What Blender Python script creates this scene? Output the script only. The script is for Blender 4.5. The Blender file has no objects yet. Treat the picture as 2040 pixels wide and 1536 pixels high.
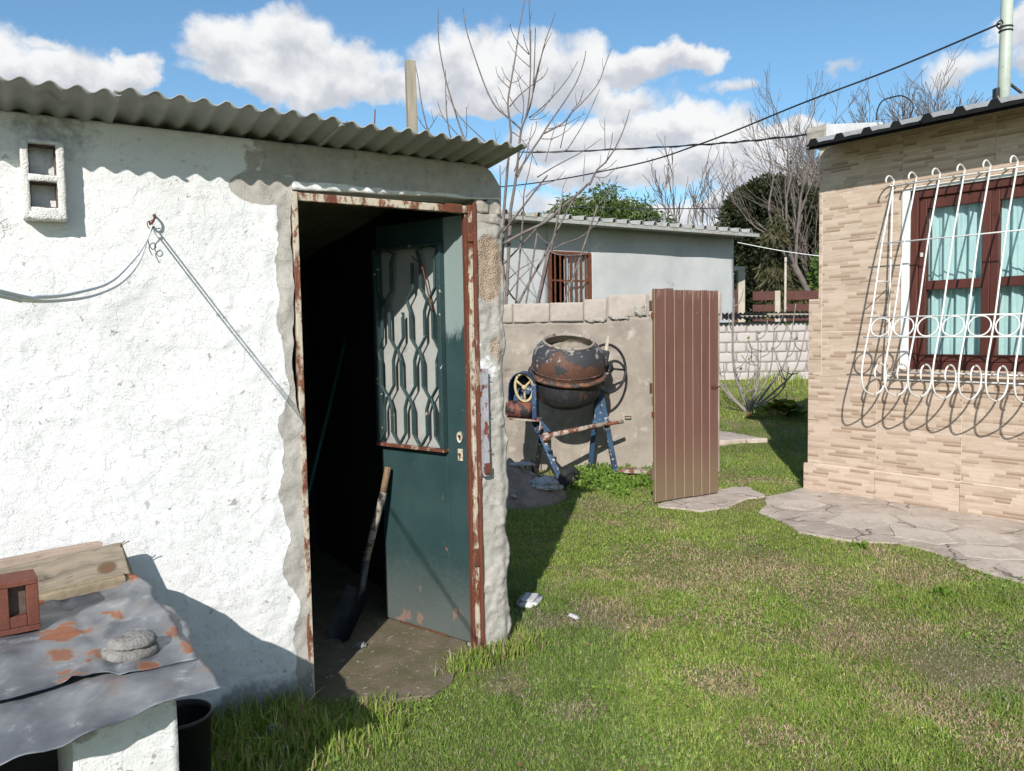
import bpy, bmesh, math, random
import numpy as np
from mathutils import Matrix, Vector
R = math.radians
scene = bpy.context.scene
col = scene.collection
random.seed(7)
RNG = np.random.default_rng(7)

# ------------------------------------------------------------ camera
cam_d = bpy.data.cameras.new('camera')
cam_d.sensor_fit = 'HORIZONTAL'
cam_d.sensor_width = 36.0
cam_d.lens = 1600.0 / 2040.0 * 36.0
cam_d.clip_start = 0.05
cam_d.clip_end = 3000
cam = bpy.data.objects.new('camera', cam_d)
col.objects.link(cam)
_t, _r = R(3.9), 0.0175
_fw = Vector((0, math.cos(_t), -math.sin(_t))); _up = Vector((0, math.sin(_t), math.cos(_t))); _rt = Vector((1, 0, 0))
_cr = _rt * math.cos(_r) - _up * math.sin(_r); _cu = _up * math.cos(_r) + _rt * math.sin(_r)
_m = Matrix((_cr, _cu, -_fw)).transposed().to_4x4()
_m.translation = (0, 0, 1.5)
cam.matrix_world = _m
scene.camera = cam

# ------------------------------------------------------------ light and sky
SUN_AZ, SUN_EL = 10.5, 30.0          # light travels towards this azimuth (from +Y to +X)
world = bpy.data.worlds.new('World')
scene.world = world
world.use_nodes = True
sun_d = bpy.data.lights.new('sun', 'SUN')
sun_d.energy = 4.6
sun_d.angle = R(0.53)
sun_d.color = (1.0, 0.962, 0.91)
sun = bpy.data.objects.new('sun', sun_d)
col.objects.link(sun)
_L = Vector((math.sin(R(SUN_AZ)) * math.cos(R(SUN_EL)), math.cos(R(SUN_AZ)) * math.cos(R(SUN_EL)), -math.sin(R(SUN_EL))))
sun.rotation_euler = _L.to_track_quat('-Z', 'Y').to_euler()
sun.location = (-3, -8, 12)
vs = scene.view_settings
vs.view_transform = 'Standard'
vs.look = 'None'
vs.gamma = 1.0
vs.exposure = 0.28
vs.use_curve_mapping = False
scene.cycles.max_bounces = 5
scene.cycles.diffuse_bounces = 3
scene.cycles.glossy_bounces = 2
scene.cycles.transparent_max_bounces = 8
scene.cycles.use_adaptive_sampling = True
scene.cycles.adaptive_threshold = 0.02
scene.cycles.use_denoising = True


class Graph:
    """small helper round a node tree"""
    def __init__(s, tree):
        s.t = tree
        s.N = tree.nodes
        s.Lk = tree.links

    def n(s, kind, props=None, **ins):
        nd = s.N.new(kind)
        for k, v in (props or {}).items():
            setattr(nd, k, v)
        for k, v in ins.items():
            key = int(k[1:]) if k[0] == 'i' and k[1:].isdigit() else k.replace('_', ' ')
            sk = nd.inputs[key]
            if isinstance(v, bpy.types.NodeSocket):
                s.Lk.new(v, sk)
            elif isinstance(v, bpy.types.Node):
                s.Lk.new(v.outputs[0], sk)
            else:
                sk.default_value = v
        return nd

    def m(s, op, a, b=0.0, c=0.0, clamp=False):
        return s.n('ShaderNodeMath', {'operation': op, 'use_clamp': clamp}, i0=a, i1=b, i2=c).outputs[0]

    def vm(s, op, a, b=(0, 0, 0)):
        return s.n('ShaderNodeVectorMath', {'operation': op}, i0=a, i1=b).outputs[0]

    def ss(s, x, lo, hi):
        return s.n('ShaderNodeMapRange', {'interpolation_type': 'SMOOTHSTEP'}, i0=x, i1=lo, i2=hi, i3=0.0, i4=1.0).outputs[0]

    def mix(s, f, a, b, mode='MIX'):
        nd = s.N.new('ShaderNodeMix')
        nd.data_type = 'RGBA'
        nd.blend_type = mode
        for sk, v in ((nd.inputs[0], f), (nd.inputs[6], a), (nd.inputs[7], b)):
            if isinstance(v, bpy.types.NodeSocket):
                s.Lk.new(v, sk)
            elif isinstance(v, (int, float)):
                sk.default_value = v
            else:
                sk.default_value = (*v[:3], 1)
        return nd.outputs[2]

    def noise(s, vec, scale, detail=4.0, rough=0.55, out=0, dist=0.0):
        return s.n('ShaderNodeTexNoise', None, Vector=vec, Scale=scale, Detail=detail, Roughness=rough, Distortion=dist).outputs[out]

    def coord(s, out='Object'):
        return s.n('ShaderNodeTexCoord').outputs[out]

    def xyz(s, v):
        nd = s.n('ShaderNodeSeparateXYZ', None, i0=v)
        return nd.outputs

    def attr(s, name, out='Color'):
        return s.n('ShaderNodeAttribute', {'attribute_name': name}).outputs[out]


def material(name):
    m = bpy.data.materials.new(name)
    m.use_nodes = True
    g = Graph(m.node_tree)
    g.b = m.node_tree.nodes['Principled BSDF']
    g.mat = m
    g.out = m.node_tree.nodes['Material Output']
    return g


def setp(g, **kw):
    for k, v in kw.items():
        sk = g.b.inputs[k.replace('_', ' ')]
        if isinstance(v, bpy.types.NodeSocket):
            g.Lk.new(v, sk)
        elif isinstance(v, (tuple, list)) and len(v) == 3:
            sk.default_value = (*v, 1)
        else:
            sk.default_value = v
    return g.mat


def bump(g, h, strength=0.3, dist=0.01, normal=None):
    kw = dict(Height=h, Strength=strength, Distance=dist)
    if normal is not None:
        kw['Normal'] = normal
    g.Lk.new(g.n('ShaderNodeBump', None, **kw).outputs[0], g.b.inputs['Normal'])


# ---- sky: physical blue plus cumulus band
def build_world():
    nt = world.node_tree
    g = Graph(nt)
    bg = nt.nodes['Background']
    sky = g.n('ShaderNodeTexSky', {'sky_type': 'NISHITA', 'sun_disc': False, 'sun_elevation': R(SUN_EL),
                                   'sun_rotation': R(180 + SUN_AZ), 'altitude': 30.0, 'air_density': 1.0,
                                   'dust_density': 0.4, 'ozone_density': 1.6})
    v = g.coord('Generated')
    vn = g.vm('NORMALIZE', v)
    x, y, z = g.xyz(vn)
    az = g.m('ARCTAN2', x, y)
    el = g.m('ARCSINE', z)
    # warped angles give the cauliflower outlines
    sv = g.n('ShaderNodeCombineXYZ', None, i0=az, i1=el, i2=0.0).outputs[0]
    w1 = g.noise(g.vm('MULTIPLY', sv, (1, 1.25, 1)), 9.0, 2.0, 0.5, out=1)
    w2 = g.noise(sv, 34.0, 5.0, 0.62, out=1)
    off = g.vm('ADD', g.vm('MULTIPLY', g.vm('SUBTRACT', w1, (.5, .5, .5)), (.11, .07, 0)),
               g.vm('MULTIPLY', g.vm('SUBTRACT', w2, (.5, .5, .5)), (.045, .036, 0)))
    pv = g.vm('ADD', sv, off)
    pa, pe, _ = g.xyz(pv)
    dens = None
    lift = None
    for (a, e, ra, re, k) in CLOUDS:
        da = g.m('DIVIDE', g.m('SUBTRACT', pa, a), ra)
        dr = g.m('SUBTRACT', pe, e)
        # flat base: the lower half is squashed
        up_ = g.m('DIVIDE', g.m('MAXIMUM', dr, 0.0), re)
        dn_ = g.m('DIVIDE', g.m('MINIMUM', dr, 0.0), re * 0.75)
        de = g.m('ADD', up_, dn_)
        q = g.m('MULTIPLY', g.m('SUBTRACT', 1.0, g.m('ADD', g.m('MULTIPLY', da, da), g.m('MULTIPLY', de, de))), k)
        dens = q if dens is None else g.m('MAXIMUM', dens, q)
        w = g.m('MULTIPLY', g.m('MAXIMUM', q, 0.0), de)
        lift = w if lift is None else g.m('ADD', lift, w)
    # the same kind of cumulus band all round the horizon, outside the pictured part
    far = g.ss(g.m('ABSOLUTE', az), 0.72, 0.95)
    nb = g.noise(g.vm('MULTIPLY', vn, (1, 1, 1.8)), 3.2, 6.0, 0.55)
    band = g.m('SUBTRACT', g.m('MULTIPLY', g.m('SUBTRACT', nb, 0.47), 6.0), g.m('MULTIPLY', g.ss(el, 0.2, 0.75), 0.5))
    band = g.m('SUBTRACT', g.m('MULTIPLY', g.m('ADD', band, 3.0), far), 3.0)
    dens = g.m('MAXIMUM', dens, band)
    fine = g.noise(sv, 60.0, 6.0, 0.6)
    dens2 = g.m('ADD', dens, g.m('MULTIPLY', g.m('SUBTRACT', fine, 0.5), 0.35))
    alpha = g.ss(dens2, -0.12, 0.62)
    # light from behind the viewer: white tops, greyer bases and hollows
    puff = g.noise(g.vm('ADD', sv, (0, 0.01, 0)), 22.0, 5.0, 0.55)
    sh = g.m('ADD', g.m('MULTIPLY', lift, 0.75), g.m('MULTIPLY', g.m('SUBTRACT', puff, 0.5), 1.5))
    shade = g.ss(sh, -0.38, 0.36)
    white = g.mix(shade, (4.3, 4.5, 4.95), (6.9, 6.95, 7.0))
    colr = g.mix(alpha, g.mix(1.0, sky.outputs[0], SKY_TINT, 'MULTIPLY'), white)
    g.Lk.new(colr, bg.inputs[0])
    bg.inputs[1].default_value = 0.112
    world.cycles.sampling_method = 'MANUAL'
    world.cycles.sample_map_resolution = 512


SKY_TINT = (.76, 1.0, 1.08)
# cumulus: bearing, elevation, half width, half height (degrees), weight
CLOUDS = [tuple(math.radians(q) for q in c[:4]) + c[4:] for c in (
    (-31.5, 15.5, 3.4, 3.4, 1), (-27.4, 15.7, 4.3, 2.7, 1), (-24.2, 16.3, 1.9, 1.6, 1), (-34.0, 15.5, 4.3, 3.9, 1),
    (-28.8, 17.9, 2.5, 0.7, 0.5), (-19.0, 18.1, 3.2, 2.6, 1), (-14.7, 18.6, 3.9, 2.8, 1), (-10.6, 17.7, 3.6, 2.4, 1),
    (-15.0, 16.5, 6.8, 1.6, 1), (-7.8, 16.6, 3.2, 1.4, 0.8), (-3.2, 17.6, 4.3, 2.8, 1), (1.1, 16.9, 3.9, 2.6, 1),
    (5.4, 17.0, 3.2, 2.5, 1), (9.2, 17.6, 3.2, 1.7, 1), (12.2, 17.6, 1.7, 1.4, 1), (-0.7, 15.8, 6.1, 1.2, 1),
    (8.2, 15.5, 3.9, 1.4, 0.7), (3.9, 12.9, 4.3, 2.0, 1), (7.8, 13.5, 3.9, 2.1, 1), (11.7, 13.8, 3.8, 1.6, 1),
    (14.4, 12.3, 3.4, 2.4, 1), (9.9, 11.3, 8.2, 1.9, 1), (3.9, 10.8, 5.4, 1.4, 1), (17.0, 10.6, 3.9, 2.6, 1),
    (19.6, 11.9, 2.9, 1.4, 1), (19.9, 8.3, 5.4, 2.1, 1), (12.7, 8.0, 9.3, 1.3, 0.8), (3.6, 8.7, 4.7, 1.1, 0.6),
    (16.0, 6.2, 9.3, 1.4, 0.8), (14.7, 15.9, 1.8, 0.7, 0.45), (28.9, 14.9, 2.7, 1.1, 0.6), (23.0, 16.2, 1.4, 0.5, 0.35),
    (32.4, 16.2, 2.2, 1.6, 1), (34.3, 15.0, 3.2, 2.5, 1))]
build_world()

# ------------------------------------------------------------ noise for geometry
def _hash(ix, iy, iz):
    h = (ix.astype(np.int64) * 374761393 + iy.astype(np.int64) * 668265263 + iz.astype(np.int64) * 2147483647) & 0x7fffffff
    h = ((h ^ (h >> 13)) * 1274126177) & 0x7fffffff
    return ((h ^ (h >> 16)) & 0xffff) / 65535.0


def vnoise(x, y, z=0.0):
    x = np.asarray(x, float); y = np.asarray(y, float); z = np.zeros_like(x) + z
    ix, iy, iz = np.floor(x), np.floor(y), np.floor(z)
    fx, fy, fz = x - ix, y - iy, z - iz
    fx, fy, fz = [f * f * (3 - 2 * f) for f in (fx, fy, fz)]
    r = 0
    for a in (0, 1):
        for b in (0, 1):
            for c in (0, 1):
                w = (fx if a else 1 - fx) * (fy if b else 1 - fy) * (fz if c else 1 - fz)
                r = r + w * _hash(ix + a, iy + b, iz + c)
    return r


def fbm(x, y, z=0.0, oct=4, gain=0.5):
    s = 0; a = 1; t = 0
    for i in range(oct):
        s = s + a * vnoise(np.asarray(x) * 2 ** i + 17.3 * i, np.asarray(y) * 2 ** i + 5.1 * i, np.asarray(z) * 2 ** i + 3.7 * i)
        t += a; a *= gain
    return s / t


def sstep(x, a, b):
    t = np.clip((x - a) / (b - a), 0, 1)
    return t * t * (3 - 2 * t)


# ------------------------------------------------------------ object helpers
def mesh_np(name, verts, faces, smooth=True, mask=None):
    """faces: (n,3) or (n,4) array"""
    verts = np.asarray(verts, np.float32); faces = np.asarray(faces, np.int32)
    me = bpy.data.meshes.new(name)
    k = faces.shape[1]
    me.vertices.add(len(verts)); me.vertices.foreach_set('co', verts.ravel())
    me.loops.add(faces.size); me.loops.foreach_set('vertex_index', faces.ravel())
    me.polygons.add(len(faces))
    me.polygons.foreach_set('loop_start', np.arange(0, faces.size, k, dtype=np.int32))
    me.polygons.foreach_set('loop_total', np.full(len(faces), k, np.int32))
    me.polygons.foreach_set('use_smooth', np.full(len(faces), smooth))
    me.update(calc_edges=True)
    if mask is not None:
        ca = me.color_attributes.new('mask', 'FLOAT_COLOR', 'POINT')
        m4 = np.ones((len(verts), 4), np.float32); mk = np.asarray(mask, np.float32); m4[:, :mk.shape[1]] = mk
        ca.data.foreach_set('color', m4.ravel())
    return me


def link(name, me, mat=None, parent=None, loc=None, rot=None):
    o = bpy.data.objects.new(name, me)
    col.objects.link(o)
    if mat is not None and me is not None and not me.materials:
        me.materials.append(mat)
    if parent is not None:
        o.parent = parent
    if loc is not None:
        o.location = loc
    if rot is not None:
        o.rotation_euler = rot
    return o


def tag(o, label, cat, group=None, kind=None):
    if label: o['label'] = label
    if cat: o['category'] = cat
    if group: o['group'] = group
    if kind: o['kind'] = kind
    return o


def thing(name, label, cat, loc=(0, 0, 0), rz=0.0, group=None):
    o = bpy.data.objects.new(name, None)
    o.empty_display_size = 0.2
    col.objects.link(o)
    o.location = loc
    o.rotation_euler = (0, 0, R(rz))
    return tag(o, label, cat, group)


class MB:
    """collects shapes into one mesh"""
    def __init__(s):
        s.v = []; s.f = []; s.sm = []

    def add(s, verts, faces, smooth=False, M=None):
        b = len(s.v)
        for v in verts:
            v = Vector(v)
            s.v.append(tuple(M @ v if M is not None else v))
        for f in faces:
            s.f.append(tuple(i + b for i in f)); s.sm.append(smooth)
        return s

    def box(s, x0, x1, y0, y1, z0, z1, M=None, jit=0.0):
        vs_ = [(x, y, z) for z in (z0, z1) for y in (y0, y1) for x in (x0, x1)]
        if jit:
            vs_ = [tuple(c + random.uniform(-jit, jit) for c in v) for v in vs_]
        return s.add(vs_, [(0, 2, 3, 1), (4, 5, 7, 6), (0, 1, 5, 4), (2, 6, 7, 3), (0, 4, 6, 2), (1, 3, 7, 5)], False, M)

    def tube(s, pts, rad, n=6, caps=True, smooth=True, closed=False, M=None):
        pts = [Vector(p) for p in pts]
        k = len(pts)
        rr = rad if isinstance(rad, (list, tuple)) else [rad] * k
        vs_ = []
        prev = None
        for i, p in enumerate(pts):
            if closed:
                t = pts[(i + 1) % k] - pts[i - 1]
            else:
                t = pts[min(i + 1, k - 1)] - pts[max(i - 1, 0)]
            if t.length < 1e-9: t = Vector((0, 0, 1))
            t.normalize()
            if prev is None:
                a = Vector((0, 0, 1)) if abs(t.z) < 0.9 else Vector((1, 0, 0))
                u = t.cross(a).normalized()
            else:
                u = prev - t * prev.dot(t)
                u = u.normalized() if u.length > 1e-6 else t.orthogonal().normalized()
            prev = u
            w = t.cross(u)
            for j in range(n):
                a = 2 * math.pi * j / n
                vs_.append(p + (u * math.cos(a) + w * math.sin(a)) * rr[i])
        fs = []
        for i in range(k if closed else k - 1):
            for j in range(n):
                a = i * n + j; b = i * n + (j + 1) % n
                c = ((i + 1) % k) * n + (j + 1) % n; d = ((i + 1) % k) * n + j
                fs.append((a, b, c, d))
        if caps and not closed:
            fs.append(tuple(range(n - 1, -1, -1))); fs.append(tuple((k - 1) * n + j for j in range(n)))
        return s.add(vs_, fs, smooth, M)

    def lathe(s, prof, n=40, M=None, smooth=True, jit=None):
        vs_ = []
        for i, (r, h) in enumerate(prof):
            for j in range(n):
                a = 2 * math.pi * j / n
                rr = r + (jit(a, h) if jit else 0)
                vs_.append((rr * math.cos(a), rr * math.sin(a), h))
        fs = []
        for i in range(len(prof) - 1):
            for j in range(n):
                fs.append((i * n + j, i * n + (j + 1) % n, (i + 1) * n + (j + 1) % n, (i + 1) * n + j))
        return s.add(vs_, fs, smooth, M)

    def prism(s, poly, z0, z1, M=None):
        n = len(poly)
        vs_ = [(x, y, z0) for x, y in poly] + [(x, y, z1) for x, y in poly]
        fs = [tuple(range(n - 1, -1, -1)), tuple(range(n, 2 * n))] + [(i, (i + 1) % n, n + (i + 1) % n, n + i) for i in range(n)]
        return s.add(vs_, fs, False, M)

    def mesh(s, name):
        me = bpy.data.meshes.new(name)
        me.from_pydata(s.v, [], s.f)
        me.polygons.foreach_set('use_smooth', s.sm)
        me.update()
        return me

    def build(s, name, mat, parent=None, loc=None, rot=None, bevel=0.0, seg=2):
        o = link(name, s.mesh(name), mat, parent, loc, rot)
        if bevel:
            md = o.modifiers.new('bevel', 'BEVEL'); md.width = bevel; md.segments = seg; md.limit_method = 'ANGLE'
        return o


def smooth_pts(pts, k=4):
    """Catmull-Rom through the points"""
    P = [Vector(p) for p in pts]
    out = []
    for i in range(len(P) - 1):
        p0 = P[max(i - 1, 0)]; p1 = P[i]; p2 = P[i + 1]; p3 = P[min(i + 2, len(P) - 1)]
        for j in range(k):
            t = j / k
            out.append(0.5 * ((2 * p1) + (p2 - p0) * t + (2 * p0 - 5 * p1 + 4 * p2 - p3) * t * t + (3 * p1 - p0 - 3 * p2 + p3) * t ** 3))
    out.append(P[-1])
    return out


def rough_block(name, sx, sy, sz, amp, freq, mat, parent=None, loc=None, rot=None, seed=0.0, res=0.02, round_=0.25, nmax=14):
    """a box cut into cells, its corners eased and its faces roughened"""
    n = [max(2, min(nmax, int(round(a / res)))) for a in (sx, sy, sz)]
    bm = bmesh.new()
    vmap = {}
    def vv(i, j, k):
        if (i, j, k) not in vmap:
            vmap[(i, j, k)] = bm.verts.new(((i / n[0] - .5) * sx, (j / n[1] - .5) * sy, k / n[2] * sz))
        return vmap[(i, j, k)]
    for a, b, c in ((0, 1, 2), (1, 2, 0), (2, 0, 1)):
        for side in (0, n[c]):
            for i in range(n[a]):
                for j in range(n[b]):
                    q = []
                    for di, dj in ((0, 0), (1, 0), (1, 1), (0, 1)):
                        idx = [0, 0, 0]; idx[a] = i + di; idx[b] = j + dj; idx[c] = side
                        q.append(vv(*idx))
                    if side == 0: q.reverse()
                    bm.faces.new(q)
    co = np.array([v.co for v in bm.verts])
    cen = np.array([0, 0, sz / 2]); h = np.array([sx, sy, sz]) / 2
    q = (co - cen) / h
    edge = np.sort(np.abs(q), axis=1)
    e = np.clip(edge[:, 1], 0, 1) ** 6
    co = cen + (co - cen) * (1 - round_ * e[:, None] * 0.25)
    d = np.stack([fbm(co[:, 0] * freq + seed, co[:, 1] * freq + 9 * i, co[:, 2] * freq + seed * 1.7, 3) - .5 for i in range(3)], 1)
    co = co + d * 2 * amp
    for v, c in zip(bm.verts, co): v.co = c
    me = bpy.data.meshes.new(name); bm.to_mesh(me); bm.free()
    me.polygons.foreach_set('use_smooth', [True] * len(me.polygons))
    return link(name, me, mat, parent, loc, rot)


def rough_slab(name, x0, x1, z0, z1, thick, res, disp, mat, parent, maskf=None, edge=None, y=0.0, res_far=None, split=None):
    """wall panel: front face is a fine displaced grid facing -y, plus sides and back"""
    if split is not None:
        xs = np.concatenate([np.arange(x0, split, res_far), np.arange(split, x1, res), [x1]])
    else:
        xs = np.linspace(x0, x1, max(3, int((x1 - x0) / res)))
    zs = np.linspace(z0, z1, max(3, int((z1 - z0) / res)))
    X, Z = np.meshgrid(xs, zs)
    nx, nz = len(xs), len(zs)
    Xe = X.copy(); Ze = Z.copy()
    if edge is not None:
        Xe, Ze = edge(X, Z)
    Y = y - disp(Xe, Ze)
    V = np.stack([Xe, Y, Ze], -1).reshape(-1, 3)
    idx = np.arange(nx * nz).reshape(nz, nx)
    F = np.stack([idx[:-1, :-1], idx[:-1, 1:], idx[1:, 1:], idx[1:, :-1]], -1).reshape(-1, 4)
    rim = np.concatenate([idx[0, :], idx[1:, -1], idx[-1, -2::-1], idx[-2:0:-1, 0]])
    nb = len(V)
    mid = V[rim].copy(); mid[:, 1] = y + thick
    V = np.concatenate([V, mid])
    r2 = np.arange(len(rim)) + nb
    F2 = np.stack([rim, r2, np.roll(r2, -1), np.roll(rim, -1)], -1)
    c = mid.mean(0)
    V = np.concatenate([V, [c]])
    ci = len(V) - 1
    F3 = np.stack([r2, np.full(len(r2), ci), np.full(len(r2), ci), np.roll(r2, -1)], -1)
    mk = None
    if maskf is not None:
        mk = np.zeros((len(V), 3)); mk[:nb] = maskf(Xe, Ze).reshape(-1, 3); mk[nb:nb + len(rim)] = mk[rim]
    # the back is closed with triangles
    allF = np.concatenate([F, F2])
    me = bpy.data.meshes.new(name)
    me.vertices.add(len(V)); me.vertices.foreach_set('co', V.astype(np.float32).ravel())
    tri = np.stack([r2, np.full(len(r2), ci), np.roll(r2, -1)], -1)
    loops = np.concatenate([allF.ravel(), tri.ravel()]).astype(np.int32)
    me.loops.add(len(loops)); me.loops.foreach_set('vertex_index', loops)
    npoly = len(allF) + len(tri)
    st = np.concatenate([np.arange(len(allF)) * 4, len(allF) * 4 + np.arange(len(tri)) * 3]).astype(np.int32)
    tt = np.concatenate([np.full(len(allF), 4), np.full(len(tri), 3)]).astype(np.int32)
    me.polygons.add(npoly); me.polygons.foreach_set('loop_start', st); me.polygons.foreach_set('loop_total', tt)
    sm = np.zeros(npoly, bool); sm[:len(F)] = True
    me.polygons.foreach_set('use_smooth', sm)
    me.update(calc_edges=True)
    if mk is not None:
        ca = me.color_attributes.new('mask', 'FLOAT_COLOR', 'POINT')
        m4 = np.ones((len(V), 4), np.float32); m4[:, :3] = mk
        ca.data.foreach_set('color', m4.ravel())
    return link(name, me, mat, parent)

# ------------------------------------------------------------ materials
M = {}


def plaster_material():
    """white lime paint over cement; mask: r bare cement, g coarse aggregate, b damp dirt"""
    g = material('white_plaster')
    c = g.coord()
    r, gg, bb = g.n('ShaderNodeSeparateColor', None, i0=g.attr('mask')).outputs
    n1 = g.noise(c, 3.0, 5, .6); n2 = g.noise(c, 26.0, 5, .65); n3 = g.noise(c, 120.0, 3, .6); n4 = g.noise(c, 60.0, 4, .7)
    white = g.mix(g.ss(n1, .3, .75), (.725, .722, .712), (.655, .65, .636))
    white = g.mix(g.m('MULTIPLY', g.ss(n2, .56, .7), .45), white, (.53, .515, .49))
    # sharp edged flakes and trowel drags
    cd = g.n('ShaderNodeMapping', {'vector_type': 'POINT'}, Vector=c, Rotation=(0, .6, 0), Scale=(9, 9, 26)).outputs[0]
    drag = g.noise(cd, 1.0, 6, .68)
    fl = g.m('ADD', g.ss(g.noise(c, 11, 7, .62), .535, .545), g.ss(g.noise(g.vm('ADD', c, (4, 9, 2)), 19, 6, .62), .60, .61))
    chipn = g.noise(g.vm('ADD', c, (8, 3, 5)), 34, 4, .6)
    chip = g.m('MULTIPLY', g.ss(chipn, .65, .675), g.ss(n1, .36, .58))
    cem = g.mix(n2, (.27, .25, .225), (.50, .47, .42))
    cem = g.mix(g.m('MULTIPLY', g.ss(n3, .5, .8), .5), cem, (.46, .42, .37))
    fr = g.ss(g.m('ADD', r, g.m('MULTIPLY', g.m('SUBTRACT', n2, .5), .55)), .44, .56)
    colr = g.mix(fr, white, cem)
    vor = g.n('ShaderNodeTexVoronoi', None, Vector=c, Scale=170.0)
    peb = g.mix(vor.outputs['Distance'], (.62, .47, .34), (.20, .15, .115))
    fg = g.ss(g.m('ADD', gg, g.m('MULTIPLY', g.m('SUBTRACT', n4, .5), .6)), .42, .58)
    colr = g.mix(fg, colr, peb)
    # hairline cracks and pock marks
    crk = g.n('ShaderNodeTexVoronoi', {'feature': 'DISTANCE_TO_EDGE'}, Vector=g.vm('ADD', c, g.vm('MULTIPLY', g.noise(c, 9, 4, .6, out=1), (.16, .16, .16))), Scale=3.2).outputs[0]
    crack = g.m('MULTIPLY', g.m('SUBTRACT', 1.0, g.ss(crk, .0, .012)), g.ss(g.noise(c, 2.3, 2), .60, .70))
    pock = g.ss(n4, .70, .78)
    colr = g.mix(g.m('MULTIPLY', crack, .5), colr, (.30, .28, .26))
    colr = g.mix(g.m('MULTIPLY', pock, .35), colr, (.30, .28, .26))
    dirt = g.ss(g.m('ADD', bb, g.m('MULTIPLY', g.m('SUBTRACT', n2, .5), .7)), .35, .75)
    colr = g.mix(g.m('MULTIPLY', dirt, .7), colr, g.mix(n4, (.05, .055, .052), (.20, .205, .20)))
    colr = g.mix(g.m('MULTIPLY', chip, .6), colr, (.22, .20, .18))
    h = g.m('ADD', g.m('MULTIPLY', n2, .32), g.m('MULTIPLY', n3, .42))
    h = g.m('ADD', h, g.m('ADD', g.m('MULTIPLY', drag, .75), g.m('MULTIPLY', fl, .34)))
    h = g.m('SUBTRACT', h, g.m('MULTIPLY', chip, .7))
    h = g.m('SUBTRACT', h, g.m('MULTIPLY', crack, .6))
    h = g.m('SUBTRACT', h, g.m('MULTIPLY', pock, .4))
    h = g.m('SUBTRACT', h, g.m('MULTIPLY', g.m('MULTIPLY', vor.outputs['Distance'], fg), 1.4))
    h = g.m('SUBTRACT', h, g.m('MULTIPLY', fr, .35))
    bump(g, h, .60, .008)
    return setp(g, Base_Color=colr, Roughness=.93, Specular_IOR_Level=.25)


M['plaster'] = plaster_material()


def simple(name, ca, cb, scale=8.0, rough=.8, bscale=60.0, bstr=.25, bdist=.006, metallic=0.0, spec=.4, stretch=None, cc=None, cth=(.58, .68), cscale=30.0):
    """two-tone noisy surface with fine relief, and an optional third colour in patches"""
    g = material(name)
    c = g.coord()
    if stretch:
        c = g.vm('MULTIPLY', c, stretch)
    n1 = g.noise(c, scale, 5, .6)
    colr = g.mix(g.ss(n1, .3, .7), ca, cb)
    if cc:
        colr = g.mix(g.ss(g.noise(c, cscale, 5, .65), *cth), colr, cc)
    n2 = g.noise(c, bscale, 4, .65)
    colr = g.mix(g.m('MULTIPLY', g.m('SUBTRACT', n2, .3, clamp=True), .5), colr, tuple(x * .55 for x in ca))
    bump(g, n2, bstr, bdist)
    return setp(g, Base_Color=colr, Roughness=rough, Metallic=metallic, Specular_IOR_Level=spec)


M['cement'] = simple('bare_cement', (.40, .36, .31), (.29, .26, .225), 5, .92, 70, .5, .008, cc=(.48, .44, .385), cth=(.55, .7), cscale=11)
M['cement_wall'] = simple('cement_render', (.345, .30, .25), (.235, .20, .165), 2.4, .94, 45, .45, .008, cc=(.42, .375, .32), cth=(.54, .7), cscale=6)
M['block'] = simple('concrete_block', (.46, .40, .345), (.36, .315, .27), 7, .95, 150, .9, .008, cc=(.25, .22, .19), cth=(.62, .72), cscale=90)
M['far_block'] = simple('far_block_paint', (.50, .455, .43), (.42, .38, .36), 3, .95, 40, .5, .01, cc=(.36, .33, .31), cth=(.60, .74), cscale=5)
M['joint'] = simple('grey_mortar', (.34, .31, .285), (.27, .245, .225), 9, .95, 60, .5, .008)
M['floor_slab'] = simple('mossy_concrete', (.20, .155, .11), (.115, .105, .05), 6, .92, 90, .8, .008, cc=(.34, .31, .27), cth=(.60, .66), cscale=34)


def patio_mat(name, ca, cb, cc, crackw):
    g = material(name)
    c = g.coord()
    n1 = g.noise(c, 2.4, 6, .62); n2 = g.noise(c, 9, 6, .66); n3 = g.noise(c, 60, 4, .7)
    colr = g.mix(g.ss(n1, .32, .68), ca, cb)
    colr = g.mix(g.m('MULTIPLY', g.ss(n2, .52, .66), .8), colr, cc)
    colr = g.mix(g.m('MULTIPLY', g.ss(n2, .42, .32), .55), colr, tuple(.55 * q for q in cb))
    colr = g.mix(g.m('MULTIPLY', g.ss(n3, .52, .7), .4), colr, tuple(.6 * q for q in cb))
    cv = g.vm('ADD', c, g.vm('MULTIPLY', g.noise(c, 4, 4, .6, out=1), (.22, .22, 0)))
    ed = g.n('ShaderNodeTexVoronoi', {'feature': 'DISTANCE_TO_EDGE'}, Vector=g.vm('MULTIPLY', cv, (1, 1, 0)), Scale=2.1).outputs[0]
    cr = g.m('MULTIPLY', g.ss(ed, crackw, .0), g.ss(n1, .38, .52))
    colr = g.mix(g.m('MULTIPLY', cr, .75), colr, (.075, .062, .048))
    bump(g, g.m('SUBTRACT', g.m('ADD', n2, g.m('MULTIPLY', n3, .5)), g.m('MULTIPLY', cr, 1.2)), .6, .010)
    return setp(g, Base_Color=colr, Roughness=.92, Specular_IOR_Level=.25)


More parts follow.
